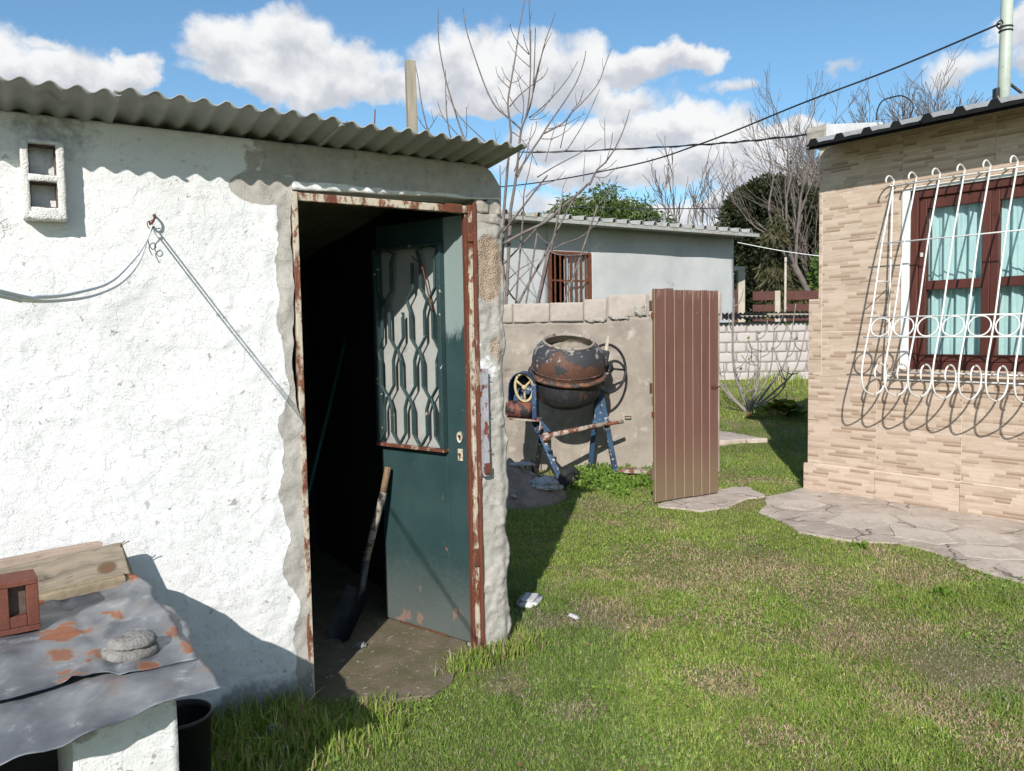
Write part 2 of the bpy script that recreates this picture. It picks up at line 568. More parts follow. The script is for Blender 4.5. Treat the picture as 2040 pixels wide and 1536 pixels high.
M['patio'] = patio_mat('patio_concrete', (.50, .42, .355), (.36, .30, .25), (.58, .51, .44), .02)
M['flag'] = patio_mat('flagstone', (.55, .475, .405), (.45, .385, .325), (.60, .535, .465), .003)
M['stone'] = simple('grey_stone', (.29, .275, .255), (.19, .18, .165), 14, .95, 55, 1.0, .014, cc=(.13, .12, .11), cth=(.58, .66), cscale=60)
M['white_stone'] = simple('white_lump', (.62, .61, .60), (.46, .45, .45), 14, .9, 70, .6, .006)
M['soil'] = simple('sandy_soil', (.34, .26, .21), (.22, .165, .135), 9, .96, 80, .9, .012, cc=(.33, .27, .22), cth=(.6, .7), cscale=45)
M['hollow'] = simple('white_hollow_brick', (.78, .76, .73), (.66, .64, .60), 20, .93, 130, 1.0, .007)
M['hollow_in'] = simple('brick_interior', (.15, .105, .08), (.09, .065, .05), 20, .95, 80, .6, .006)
M['redbrick'] = simple('red_hollow_brick', (.17, .058, .037), (.12, .039, .026), 12, .9, 110, .6, .004, cc=(.20, .085, .055), cth=(.6, .7), cscale=40)
M['asbestos'] = simple('corrugated_sheet', (.375, .378, .36), (.28, .284, .272), 3.5, .85, 50, .25, .004, cc=(.17, .165, .14), cth=(.60, .76), cscale=7)
M['roof_metal'] = simple('roof_metal_grey', (.33, .335, .335), (.24, .245, .245), 4, .75, 30, .2, .003, metallic=.1, cc=(.19, .17, .15), cth=(.60, .72), cscale=5)
M['roof_dark'] = simple('roof_edge_dark', (.018, .018, .019), (.012, .012, .013), 4, .9, 30, .1, .002, spec=.08)
M['roof_lichen'] = simple('roof_lichen', (.40, .40, .37), (.30, .30, .28), 8, .8, 60, .2, .003, cc=(.36, .22, .06), cth=(.57, .68), cscale=9)
M['bwall'] = simple('grey_rendered_wall', (.52, .525, .515), (.42, .425, .42), 1.1, .95, 25, .3, .008, cc=(.24, .245, .245), cth=(.60, .74), cscale=2.3)
M['soffit'] = simple('soffit_board', (.24, .15, .09), (.14, .085, .05), 10, .75, 60, .3, .003, stretch=(1, 8, 1))
M['winwood'] = simple('red_brown_wood', (.105, .032, .022), (.068, .020, .014), 8, .45, 60, .15, .002, stretch=(1, 1, .15))
M['whitepaint'] = simple('white_painted_plaster', (.78, .775, .76), (.66, .65, .63), 8, .85, 60, .3, .004)
M['grille_white'] = simple('white_grille_paint', (.74, .735, .71), (.66, .65, .62), 14, .5, 60, .1, .002, cc=(.30, .15, .08), cth=(.70, .76), cscale=30)
M['blackplastic'] = simple('black_plastic', (.010, .010, .012), (.016, .016, .018), 8, .4, 60, .05, .002)
M['rubber'] = simple('tyre_rubber', (.014, .014, .015), (.03, .03, .03), 18, .8, 80, .3, .003)
M['cablewhite'] = simple('white_cable', (.86, .86, .85), (.80, .80, .78), 14, .5, 60, .05, .001)
M['cableblack'] = simple('black_cable', (.015, .015, .017), (.025, .025, .028), 14, .5, 60, .05, .001)
M['rust'] = simple('rusty_steel', (.17, .055, .025), (.085, .03, .018), 18, .85, 90, .5, .003, cc=(.27, .11, .045), cth=(.58, .7), cscale=40)
M['galv'] = simple('pale_green_pipe', (.45, .50, .42), (.38, .42, .35), 9, .5, 40, .1, .002, cc=(.28, .29, .24), cth=(.62, .7), cscale=25)
M['postwood'] = simple('grey_post', (.36, .32, .25), (.25, .215, .165), 6, .9, 70, .4, .004, stretch=(3, 3, .3))
M['fence_brown'] = simple('fence_brown', (.105, .038, .028), (.075, .026, .02), 5, .7, 50, .2, .003)
M['creampost'] = simple('cream_post', (.50, .45, .36), (.40, .355, .285), 6, .9, 60, .3, .004)
M['bark'] = simple('grey_bark', (.185, .15, .135), (.125, .10, .09), 12, .9, 60, .4, .003, cc=(.27, .24, .21), cth=(.55, .7), cscale=18)
M['bark_far'] = simple('far_bark', (.19, .155, .135), (.13, .105, .092), 3, .95, 20, .2, .003)
M['fig_bark'] = simple('fig_bark', (.30, .265, .24), (.21, .18, .165), 10, .9, 50, .3, .003)
M['teal'] = simple('teal_paint', (.02, .11, .095), (.015, .085, .075), 8, .5, 40, .1, .002)
M['dark_inside'] = simple('shade_dark_plaster', (.035, .034, .033), (.022, .022, .022), 4, .95, 40, .3, .006)  # near-black base colour stands in for the shade of the interiors
M['plastic_bag'] = simple('clear_plastic', (.42, .43, .44), (.30, .31, .32), 14, .35, 40, .3, .004)
M['shovel_steel'] = simple('shovel_steel', (.10, .10, .105), (.055, .055, .06), 14, .55, 60, .2, .002, metallic=.6)
M['curtain'] = simple('teal_curtain', (.43, .585, .57), (.37, .53, .525), 6, .85, 120, .1, .001)
M['flowers'] = simple('patterned_curtain', (.42, .42, .40), (.16, .17, .16), 16, .8, 60, .1, .002, cc=(.5, .06, .05), cth=(.62, .66), cscale=14, stretch=(1, 1, .5))
M['whitemetal'] = simple('white_window_metal', (.62, .62, .60), (.5, .5, .48), 9, .5, 40, .1, .002)


def wood(name, ca, cb, cc, axis=0, knot=None):
    g = material(name)
    c = g.coord()
    st = [40, 40, 40]; st[axis] = 2.2
    cw = g.vm('ADD', g.vm('MULTIPLY', c, tuple(st)), g.vm('MULTIPLY', g.noise(c, 5, 2, .5, out=1), (2.2, 2.2, 2.2)))
    n1 = g.noise(cw, 1.0, 5, .6)
    colr = g.mix(g.ss(n1, .35, .62), ca, cb)
    colr = g.mix(g.ss(g.noise(cw, 2.7, 3, .6), .60, .68), colr, cc)
    colr = g.mix(g.m('MULTIPLY', g.ss(g.noise(c, 7, 3), .5, .7), .4), colr, tuple(.6 * x for x in cb))
    if knot:
        dv = g.vm('MULTIPLY', g.vm('SUBTRACT', c, (knot[0], 0, knot[1])), (.62, 0, 1))
        dl = g.n('ShaderNodeVectorMath', {'operation': 'LENGTH'}, i0=dv).outputs['Value']
        dl = g.m('ADD', dl, g.m('MULTIPLY', g.m('SUBTRACT', g.noise(c, 60, 2), .5), .004))
        ringz = g.m('SINE', g.m('MULTIPLY', dl, 1500.0))
        colr = g.mix(g.ss(dl, .017, .013), colr, g.mix(g.ss(ringz, -.2, .8), (.17, .10, .06), (.085, .05, .03)))
        colr = g.mix(g.m('MULTIPLY', g.ss(g.m('ABSOLUTE', g.m('SUBTRACT', dl, .017)), .004, .0), .7), colr, (.10, .06, .035))
    bump(g, n1, .5, .004)
    return setp(g, Base_Color=colr, Roughness=.85, Specular_IOR_Level=.3)


M['plank'] = wood('weathered_plank', (.285, .235, .175), (.185, .155, .118), (.085, .07, .055), knot=(-.075, .058))
M['plank_plain'] = wood('split_plank', (.33, .265, .175), (.22, .175, .115), (.10, .08, .06))
M['plank_pink'] = wood('pinkish_plank', (.38, .29, .225), (.30, .23, .18), (.18, .13, .10))
M['handle'] = wood('shovel_wood', (.27, .18, .115), (.19, .12, .075), (.09, .06, .042), axis=2)


def layered(name, layers, rough=.6, metallic=0.0, bstr=.5, scale=1.0, spec=.45, stretch=None):
    """stacked peeling coats: list of (colour, noise scale, low, high); the first is the ground coat"""
    g = material(name)
    c = g.coord()
    cs = g.vm('MULTIPLY', c, stretch) if stretch else c
    colr = layers[0][0]
    fine = g.noise(c, 70 * scale, 4, .7)
    hsum = fine
    colr = g.mix(g.ss(fine, .35, .65), tuple(x * .75 for x in layers[0][0]), layers[0][0])
    for i, (cl, sc, lo, hi) in enumerate(layers[1:]):
        shift = g.vm('ADD', cs, (3.7 * i, 1.3 * i, 8.1 * i))
        n_ = g.m('ADD', g.noise(shift, sc * scale, 6, .62), g.m('MULTIPLY', g.m('SUBTRACT', fine, .5), .10))
        f = g.ss(n_, lo, hi)
        colr = g.mix(f, colr, cl)
        hsum = g.m('ADD', hsum, g.m('MULTIPLY', f, .8))
    bump(g, hsum, bstr, .004)
    return setp(g, Base_Color=colr, Roughness=rough, Metallic=metallic, Specular_IOR_Level=spec)


M['frame_rust'] = layered('peeling_frame', [((.16, .05, .025),), ((.47, .415, .325), 11, .42, .52), ((.20, .075, .04), 34, .52, .60), ((.30, .16, .08), 70, .58, .68)], .75, stretch=(1, 1, .45))
M['frame_rust2'] = layered('rustier_frame', [((.15, .045, .024),), ((.45, .385, .30), 9, .55, .63), ((.10, .035, .02), 32, .54, .64)], .75, stretch=(1, 1, .3))
M['strike'] = layered('grey_lilac_strike', [((.38, .37, .40),), ((.16, .05, .03), 24, .55, .60), ((.16, .05, .03), 7, .58, .62)], .6)
def drum_paint():
    """rust brown belly, black coat and cement splashes towards the mouth"""
    g = material('drum_peeling_top')
    c = g.coord(); x, y, z = g.xyz(c)
    fine = g.noise(c, 70, 4, .7)
    k = g.m('SUBTRACT', z, 1.16)
    n1 = g.noise(c, 5.5, 6, .62); n2 = g.noise(g.vm('ADD', c, (3, 1, 7)), 12, 6, .66); n3 = g.noise(g.vm('ADD', c, (9, 4, 2)), 24, 4, .6)
    colr = g.mix(g.ss(fine, .35, .65), (.080, .036, .024), (.13, .062, .038))
    fb = g.ss(g.m('ADD', n1, g.m('MULTIPLY', k, .75)), .50, .55)
    colr = g.mix(fb, colr, g.mix(fine, (.020, .022, .027), (.055, .056, .062)))
    fw = g.ss(g.m('ADD', n2, g.m('MULTIPLY', k, .60)), .60, .68)
    colr = g.mix(g.m('MULTIPLY', fw, .75), colr, (.36, .335, .305))
    colr = g.mix(g.ss(n3, .70, .73), colr, (.40, .27, .10))
    bump(g, g.m('ADD', fine, g.m('ADD', fb, fw)), .5, .004)
    return setp(g, Base_Color=colr, Roughness=.65, Specular_IOR_Level=.4)


M['drum_top'] = drum_paint()
M['drum_low'] = layered('drum_peeling_low', [((.03, .03, .034),), ((.15, .05, .03), 5, .56, .60), ((.045, .043, .045), 16, .5, .6), ((.30, .25, .18), 20, .70, .75)], .65)
M['ring_steel'] = layered('ring_steel', [((.06, .048, .042),), ((.20, .085, .045), 12, .48, .6), ((.34, .29, .24), 24, .62, .68)], .7)
M['mouth'] = layered('mouth_cement', [((.34, .30, .26),), ((.16, .06, .035), 16, .56, .62), ((.5, .46, .41), 28, .6, .68)], .85)
M['crust'] = simple('dried_mortar', (.36, .32, .255), (.20, .175, .14), 14, .95, 60, 1.0, .014)
M['mix_blue'] = layered('mixer_blue', [((.025, .075, .15),), ((.012, .03, .075), 5, .46, .58), ((.38, .37, .35), 22, .575, .63), ((.12, .045, .03), 26, .60, .67)], .55)
M['mix_bar'] = layered('mixer_bar', [((.40, .35, .29),), ((.17, .06, .035), 14, .47, .53), ((.5, .46, .40), 30, .6, .7)], .75)
M['mix_dark'] = layered('mixer_dark', [((.02, .022, .026),), ((.28, .25, .18), 24, .60, .66), ((.12, .05, .03), 15, .62, .7)], .6)
M['pulley'] = layered('cream_pulley', [((.52, .42, .24),), ((.16, .09, .05), 26, .58, .66)], .6)
M['motor'] = layered('rusty_motor', [((.19, .065, .04),), ((.02, .02, .022), 12, .50, .56), ((.36, .28, .2), 32, .70, .75)], .7)
M['shaft'] = layered('shovel_shaft', [((.34, .29, .24),), ((.10, .07, .055), 24, .47, .55), ((.03, .03, .03), 9, .56, .66)], .8)


def door_green():
    g = material('green_door_paint')
    c = g.coord()
    n1 = g.noise(c, 4, 5, .6); fine = g.noise(c, 55, 4, .7)
    colr = g.mix(g.ss(n1, .3, .7), (.022, .050, .052), (.034, .068, .068))
    x, y, z = g.xyz(c)
    # paler patch high on the lock side
    pale = g.m('MULTIPLY', g.ss(g.m('ADD', z, g.m('MULTIPLY', g.m('SUBTRACT', g.noise(g.vm('MULTIPLY', c, (26, 26, 9)), 1.0, 5, .6), .5), .28)), 1.46, 1.54), g.ss(x, .46, .48))
    colr = g.mix(g.m('MULTIPLY', pale, .62), colr, (.33, .40, .38))
    # chipped to red primer low down, with pale scratches
    chip = g.ss(g.m('ADD', g.noise(g.vm('MULTIPLY', c, (1, 1, .6)), 13, 5, .6), g.m('MULTIPLY', g.m('SUBTRACT', .35, z, clamp=True), .35)), .665, .685)
    colr = g.mix(chip, colr, (.26, .12, .08))
    scr = g.ss(g.noise(g.vm('MULTIPLY', g.vm('ADD', c, (5, 5, 5)), (26, 26, 9)), 2.0, 4, .7), .695, .73)
    colr = g.mix(scr, colr, (.45, .46, .44))
    dust = g.ss(g.m('ADD', g.m('MULTIPLY', z, -1.0), g.m('MULTIPLY', fine, .35)), -.32, .12)
    colr = g.mix(g.m('MULTIPLY', dust, .5), colr, (.16, .16, .145))
    bump(g, g.m('ADD', g.m('MULTIPLY', fine, .5), g.m('MULTIPLY', chip, -1.0)), .35, .003)
    return setp(g, Base_Color=colr, Roughness=.42, Specular_IOR_Level=.5)


M['door'] = door_green()
M['door_bar'] = layered('green_bar_chipped', [((.030, .062, .062),), ((.50, .46, .43), 20, .655, .68), ((.20, .08, .05), 34, .66, .70)], .5, bstr=.3)
M['door_pane'] = simple('dusty_pane', (.40, .405, .38), (.32, .325, .305), 3, .55, 40, .15, .003, cc=(.26, .26, .24), cth=(.60, .75), cscale=9)
M['lockplate'] = layered('cream_lock_plate', [((.62, .56, .44),), ((.15, .05, .03), 60, .58, .62)], .5)


def tin():
    g = material('weathered_tin')
    c = g.coord()
    n1 = g.noise(c, 3.5, 6, .6); n2 = g.noise(c, 14, 6, .68); n3 = g.noise(c, 5.0, 4, .55, dist=.6)
    colr = g.mix(g.ss(n1, .32, .66), (.11, .118, .135), (.32, .33, .345))
    wht = g.m('MULTIPLY', g.ss(n2, .56, .66), g.ss(g.noise(c, 60, 4, .7), .40, .62))
    strk = g.noise(g.vm('MULTIPLY', c, (14, 2.5, 3)), 1.0, 5, .65)
    colr = g.mix(g.m('MULTIPLY', g.ss(strk, .5, .68), .45), colr, (.075, .08, .095))
    colr = g.mix(g.m('MULTIPLY', wht, .7), colr, (.46, .465, .47))
    rust = g.ss(g.m('ADD', g.noise(g.vm('ADD', c, (2.2, 7.7, 0)), 5.2, 4, .5), g.m('MULTIPLY', g.m('SUBTRACT', n2, .5), .12)), .61, .64)
    halo = g.ss(g.noise(g.vm('ADD', c, (2.2, 7.7, 0)), 5.2, 4, .5), .54, .63)
    colr = g.mix(g.m('MULTIPLY', halo, .35), colr, (.30, .22, .16))
    mr, mg, mb_ = g.n('ShaderNodeSeparateColor', None, i0=g.attr('mask')).outputs
    n5 = g.noise(g.vm('ADD', c, (6, 2, 1)), 42, 6, .72)
    spot = g.m('ADD', mg, g.m('ADD', g.m('MULTIPLY', g.m('SUBTRACT', n2, .5), 1.3), g.m('MULTIPLY', g.m('SUBTRACT', n5, .5), 1.7)))
    spot = g.m('MULTIPLY', spot, g.ss(mg, .02, .2))
    colr = g.mix(g.m('MULTIPLY', g.ss(spot, .16, .42), .5), colr, (.36, .25, .16))
    rust = g.m('MAXIMUM', g.m('MULTIPLY', rust, mr), g.m('MULTIPLY', g.ss(spot, .34, .62), .9))
    colr = g.mix(rust, colr, g.mix(n2, (.42, .17, .085), (.22, .075, .04)))
    bump(g, n2, .22, .004)
    return setp(g, Base_Color=colr, Roughness=g.m('ADD', .38, g.m('MULTIPLY', n2, .3)), Metallic=.35, Specular_IOR_Level=.5)


M['tin'] = tin()


def house_tile():
    """ceramic cladding pressed and printed as thin stacked strips"""
    g = material('strip_stone_tile')
    c = g.coord()
    rnd = g.n('ShaderNodeObjectInfo').outputs['Random']
    x, y, z = g.xyz(c)
    wob = g.m('MULTIPLY', g.m('SUBTRACT', g.noise(c, 6, 2), .5), .006)
    zz = g.m('ADD', g.m('ADD', z, wob), g.m('MULTIPLY', rnd, 7.0))
    row = g.m('FLOOR', g.m('DIVIDE', zz, .0275))
    fz = g.m('FRACT', g.m('DIVIDE', zz, .0275))
    rr = g.n('ShaderNodeTexWhiteNoise', {'noise_dimensions': '1D'}, W=row).outputs[0]
    wid = g.m('ADD', .10, g.m('MULTIPLY', rr, .13))
    xx = g.m('DIVIDE', g.m('ADD', g.m('ADD', x, 50.0), g.m('MULTIPLY', rr, 3.1)), wid)
    cl = g.m('FLOOR', xx)
    fx = g.m('FRACT', xx)
    wn = g.n('ShaderNodeTexWhiteNoise', {'noise_dimensions': '2D'}, Vector=g.n('ShaderNodeCombineXYZ', None, i0=row, i1=cl, i2=0.0).outputs[0]).outputs[0]
    grain = g.noise(g.vm('MULTIPLY', c, (9, 9, 60)), 1.0, 5, .65)
    base = g.mix(wn, (.605, .48, .38), (.485, .37, .28))
    base = g.mix(g.m('MULTIPLY', g.ss(wn, .60, 1.0), g.ss(fz, 1.0, .1)), base, (.30, .205, .14))
    base = g.mix(g.m('MULTIPLY', g.ss(grain, .45, .72), .45), base, (.37, .265, .195))
    foot = g.ss(g.m('ADD', g.noise(c, 5, 4), g.m('MULTIPLY', z, -.8)), .42, .70)
    base = g.mix(g.m('MULTIPLY', g.m('MULTIPLY', foot, .16), g.ss(g.noise(c, 30, 3), .4, .6)), base, (.25, .20, .16))
    base = g.mix(g.m('MULTIPLY', g.ss(wn, .25, .1), .35), base, (.63, .50, .40))
    line = g.m('SUBTRACT', 1.0, g.ss(g.m('MINIMUM', g.m('MULTIPLY', fz, .0275), g.m('MULTIPLY', fx, wid)), .0, .003))
    base = g.mix(g.m('MULTIPLY', line, g.m('MULTIPLY', wn, .35)), base, (.27, .18, .12))
    h = g.m('ADD', g.m('MULTIPLY', wn, .8), g.m('ADD', g.m('MULTIPLY', fz, .5), g.m('MULTIPLY', grain, .5)))
    bump(g, h, .85, .008)
    return setp(g, Base_Color=base, Roughness=.62, Specular_IOR_Level=.35)


M['tile'] = house_tile()
M['grout'] = simple('tile_grout', (.70, .58, .48), (.62, .51, .42), 10, .95, 60, .2, .002)


def brown_plank():
    g = material('brown_painted_board')
    c = g.coord()
    rnd = g.n('ShaderNodeObjectInfo').outputs['Random']
    cc = g.vm('ADD', c, g.n('ShaderNodeCombineXYZ', None, i0=g.m('MULTIPLY', rnd, 9.0)).outputs[0])
    x, y, z = g.xyz(c)
    n1 = g.noise(g.vm('MULTIPLY', cc, (6, 6, .7)), 1.5, 5, .6); fine = g.noise(g.vm('MULTIPLY', cc, (80, 80, 6)), 1.0, 4, .6)
    colr = g.mix(g.ss(n1, .3, .7), (.135, .062, .048), (.095, .042, .034))
    colr = g.mix(g.m('MULTIPLY', rnd, .30), colr, (.175, .092, .075))
    colr = g.mix(g.m('MULTIPLY', g.ss(fine, .55, .7), .35), colr, (.19, .11, .09))
    wear = g.m('MULTIPLY', g.ss(g.m('ADD', z, g.m('MULTIPLY', n1, .3)), 1.85, 1.98), g.ss(fine, .45, .6))
    colr = g.mix(wear, colr, (.26, .17, .14))
    moss = g.m('MULTIPLY', g.ss(g.m('ADD', g.m('MULTIPLY', z, -1.0), g.m('MULTIPLY', n1, .6)), -.35, .25), .7)
    colr = g.mix(moss, colr, (.17, .13, .075))
    bump(g, fine, .18, .002)
    return setp(g, Base_Color=colr, Roughness=.55, Specular_IOR_Level=.4)


M['board'] = brown_plank()
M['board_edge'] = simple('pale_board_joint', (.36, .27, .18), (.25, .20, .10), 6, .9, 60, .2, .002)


def leafy(name, rough=.55, trans=.35):
    """foliage coloured per leaf by the mask attribute; thin leaves pass some light"""
    g = material(name)
    a = g.attr('mask')
    setp(g, Base_Color=a, Roughness=rough, Specular_IOR_Level=.25)
    tr = g.n('ShaderNodeBsdfTranslucent', None, Color=g.mix(1.0, a, (1.0, 1.05, .55), 'MULTIPLY'))
    mx = g.n('ShaderNodeMixShader', None, i0=trans, i1=g.b.outputs[0], i2=tr.outputs[0])
    g.Lk.new(mx.outputs[0], g.out.inputs[0])
    return g.mat


M['grass'] = leafy('grass_blades', .6, .3)
M['leaf'] = leafy('leaves', .5, .35)


def ground_mat():
    g = material('lawn_soil')
    c = g.coord()
    n1 = g.noise(c, 1.4, 5, .6); n2 = g.noise(c, 22, 5, .7); n3 = g.noise(c, 110, 3, .7)
    colr = g.mix(g.ss(n2, .35, .65), (.17, .15, .06), (.29, .225, .14))
    colr = g.mix(g.ss(n1, .50, .66), (.14, .165, .045), colr)
    colr = g.mix(g.m('MULTIPLY', g.ss(n3, .5, .7), .6), colr, (.05, .05, .02))
    bump(g, g.m('ADD', n2, n3), .6, .02)
    return setp(g, Base_Color=colr, Roughness=.95, Specular_IOR_Level=.15)


M['ground'] = ground_mat()


def glass():
    g = material('window_glass')
    tr = g.n('ShaderNodeBsdfTransparent', None, Color=(.96, .98, .98, 1))
    gl = g.n('ShaderNodeBsdfGlossy', None, Color=(1, 1, 1, 1), Roughness=.03)
    fc = g.n('ShaderNodeLayerWeight', None, Blend=.5).outputs['Facing']
    fr = g.m('ADD', .04, g.m('MULTIPLY', g.m('POWER', fc, 4.0), .7))
    mx = g.n('ShaderNodeMixShader', None, i0=fr, i1=tr.outputs[0], i2=gl.outputs[0])
    g.Lk.new(mx.outputs[0], g.out.inputs[0])
    return g.mat


M['glass'] = glass()

# ------------------------------------------------------------ terrain
def zter(x, y):
    """flat yard, rising gently to the back plots"""
    return np.clip((np.asarray(y, float) - 9.5) * .45 / 6.5, 0, .45)


def gz(x, y):
    """soil surface in the yard"""
    x = np.asarray(x, float); y = np.asarray(y, float)
    return zter(x, y) + (fbm(x * 1.3, y * 1.3, 0, 3) - .5) * .03 + (fbm(x * 9, y * 9, 5, 2) - .5) * .010 - .012


def build_ground():
    def axis(lo, a, b, hi, st):
        far1 = -np.geomspace(1, -lo + a + 1, 14)[::-1] + 1 + a
        far2 = np.geomspace(1, hi - b + 1, 14) - 1 + b
        return np.unique(np.concatenate([far1, np.arange(a, b, st), far2]).round(4))
    xs = axis(-900, -5, 9, 900, .07); ys = axis(-600, -1, 19, 1500, .07)
    X, Y = np.meshgrid(xs, ys)
    near = (np.abs(X) < 12) & (Y < 24)
    Z = np.where(near, gz(X, Y), zter(X, Y) - .012)
    nx, ny = len(xs), len(ys)
    i = np.arange(nx * ny).reshape(ny, nx)
    F = np.stack([i[:-1, :-1], i[:-1, 1:], i[1:, 1:], i[1:, :-1]], -1).reshape(-1, 4)
    o = link('ground', mesh_np('ground', np.stack([X, Y, Z], -1).reshape(-1, 3), F), M['ground'])
    o['kind'] = 'structure'
    o['label'] = 'lawn soil of the back yard rising gently behind'


build_ground()


def slab(name, poly, z0, z1, mat, label):
    mb = MB().prism(poly, z0, z1)
    o = mb.build(name, mat, bevel=.012)
    o['kind'] = 'structure'
    o['label'] = label
    return o


def ragged(poly, step=.12, amp=.025, seed=0):
    """resample an outline and make it uneven"""
    rr = random.Random(seed); out = []
    for i, (x, y) in enumerate(poly):
        x2, y2 = poly[(i + 1) % len(poly)]
        k = max(1, int(math.hypot(x2 - x, y2 - y) / step))
        for j in range(k):
            t = j / k
            out.append((x + (x2 - x) * t + rr.uniform(-amp, amp), y + (y2 - y) * t + rr.uniform(-amp, amp)))
    return out


PATIO = [(1.99, 6.42), (2.06, 6.20), (2.10, 5.78), (2.33, 5.50), (2.60, 5.42), (2.75, 5.22), (2.80, 4.85), (2.95, 4.45), (3.35, 3.7), (3.9, 3.1),
         (5.6, 3.5), (2.75, 7.42), (2.24, 7.02)]
patio = slab('patio', ragged(PATIO, .15, .03, 3), -.06, .002, M['patio'], 'worn concrete apron with set flagstones along the tiled house')
WALK = [(1.20, 6.66), (1.30, 6.58), (1.54, 6.47), (1.76, 6.62), (1.98, 6.85), (2.22, 7.05), (2.24, 7.4), (2.05, 7.42), (1.80, 7.25), (1.30, 6.95)]
walk = slab('path', ragged(WALK, .09, .035, 5), -.06, .006, M['patio'], 'strip of concrete under the brown board gate')
PATH2 = [(2.2, 10.2), (2.62, 10.0), (2.9, 10.1), (3.25, 10.08), (3.05, 10.5), (2.87, 10.95), (2.3, 11.1)]
p2 = slab('path', ragged(PATH2, .15, .03, 8), -.05, .085, M['patio'], 'pale concrete path end behind the brown board gate')


def flagstones():
    polys = [[(2.36, 6.02), (2.62, 6.32), (2.95, 6.28), (2.93, 6.02), (2.56, 5.82)],
             [(2.98, 6.18), (3.22, 6.14), (3.28, 5.86), (3.10, 5.72), (2.96, 5.92)],
             [(2.80, 5.92), (3.06, 5.68), (3.02, 5.40), (2.86, 5.34), (2.70, 5.60)],
             [(3.10, 5.66), (3.32, 5.80), (3.50, 5.50), (3.28, 5.30), (3.08, 5.40)],
             [(2.90, 5.28), (3.06, 5.34), (3.30, 5.24), (3.34, 4.98), (3.06, 4.98), (2.90, 5.08)],
             [(3.38, 5.20), (3.56, 5.40), (3.76, 5.12), (3.62, 4.90), (3.40, 4.96)],
             [(2.98, 4.90), (3.30, 4.90), (3.42, 4.60), (3.12, 4.44), (2.96, 4.66)],
             [(3.48, 4.82), (3.72, 4.80), (3.82, 4.48), (3.56, 4.30), (3.46, 4.52)],
             [(2.30, 6.78), (2.52, 6.86), (2.60, 6.62), (2.38, 6.46), (2.22, 6.56)]]
    for k, pl in enumerate(polys):
        cx = sum(p[0] for p in pl) / len(pl); cy = sum(p[1] for p in pl) / len(pl)
        loc = [(x - cx, y - cy) for x, y in ragged(pl, .09, .012, k)]
        MB().prism(loc, 0, .012 + .002 * (k % 3)).build('flagstone', M['flag'], patio, (cx, cy, -.0085))


flagstones()

# ------------------------------------------------------------ shed
SH0 = Vector((-.157, 3.648, 0)); SHA = 33.0
shed = thing('shed', 'low white plastered shed with corrugated roof and open green door', 'shed', SH0, SHA)
_ca, _sa = math.cos(R(SHA)), math.sin(R(SHA))


def shw(s, m, z=0.0):
    """shed wall coordinates (along, out from the wall, up) to the yard"""
    return Vector((SH0.x + _ca * s + _sa * m, SH0.y + _sa * s - _ca * m, z))


def wall_relief(X, Z):
    b = (fbm(X * 2.1, Z * 2.1, 1, 3) - .5) * .022
    u = X * .8 + Z * .6; v = Z * .8 - X * .6
    tro = np.abs(fbm(u * 5, v * 11, 4, 5) - .5) * .0065 * sstep(fbm(X * 2.3, Z * 2.3, 19, 2), .35, .6)          # trowel drags
    grit = (fbm(X * 45, Z * 45, 7, 3) - .5) * .0022
    lump = sstep(fbm(X * 21, Z * 26, 11, 3), .70, .80) * .003
    flake = sstep(fbm(X * 6, Z * 8, 13, 5), .545, .556) * .0024 + sstep(fbm(X * 10, Z * 10, 15, 5), .60, .61) * .002
    rough = sstep(X, -1.0, -.86) * (fbm(X * 22, Z * 13, 17, 4) - .5) * .030
    return b - tro + grit + lump + flake + rough


def bare_mask(X, Z):
    n = fbm(X * 7, Z * 7, 21, 4); n2 = fbm(X * 3, Z * 3, 31, 3)
    jamb = sstep(X + .10 * (n - .5) + .06 * (n2 - .5), -.915, -.872)               # plaster broken away along the door
    patch = sstep(.15 - np.hypot((X + .93) / 1.05, (Z - 2.065) / .50), -.02, .06)
    low = sstep(X, -.92, -.85) * sstep(.9 - Z, 0, .5)
    spots = sstep(n, .78, .82) * .6
    band = sstep(Z + (n2 - .5) * .06, 2.10, 2.13) * np.clip(.04 + .82 * sstep(X + (n - .5) * .35, -1.02, -.84), 0, 1)
    jamb = jamb * (1 - sstep(Z, 2.06, 2.10))
    r = np.clip(np.maximum.reduce([jamb * (.62 + .3 * n), patch * 1.0, low * n, spots, band]), 0, 1)
    gg = np.zeros_like(X)
    dirt = sstep(.30 - Z + (n - .5) * .2, 0, .3) * sstep(n2, .35, .6) * 1.1
    soot = sstep(.23 - np.hypot((X + 1.64) / 1.3, Z - 2.21), 0, .18) * .55
    top = sstep(Z, 2.19, 2.26) * .5 * n
    return np.stack([r, gg, np.clip(np.maximum.reduce([dirt, soot, top]), 0, 1)], -1)


def left_edge(X, Z):
    w = sstep(X, -.95, -.83) * (1 - sstep(Z, 1.98, 2.06))
    dx = (fbm(Z * 6, Z * 0 + 2, 1, 4) - .52) * .05 + .012 * np.sin(Z * 3.1)
    return X + w * dx, Z


rough_slab('wall', -3.4, -.826, -.08, 2.246, .15, .0105, wall_relief, M['plaster'], shed, bare_mask, left_edge, res_far=.06, split=-2.15)


def lintel_edge(X, Z):
    # rounded outer end
    t = sstep(X, .0, .14)
    z0 = 2.070 + .022 * (X + .83) / .8 + .012 * (fbm(X * 9, X * 0, 3, 3) - .5)
    zz = z0 + (Z - 2.08) * (2.246 - z0) / .166
    top = 2.246 - .09 * np.clip((X - .02) / .12, 0, 1) ** 2.2
    return X, np.minimum(zz, top)


def lintel_mask(X, Z):
    r = bare_mask(X, Z)
    n = fbm(X * 8, Z * 20, 41, 4)
    r[..., 0] = .86 * sstep(Z + (n - .5) * .02, 2.092, 2.110)
    return r


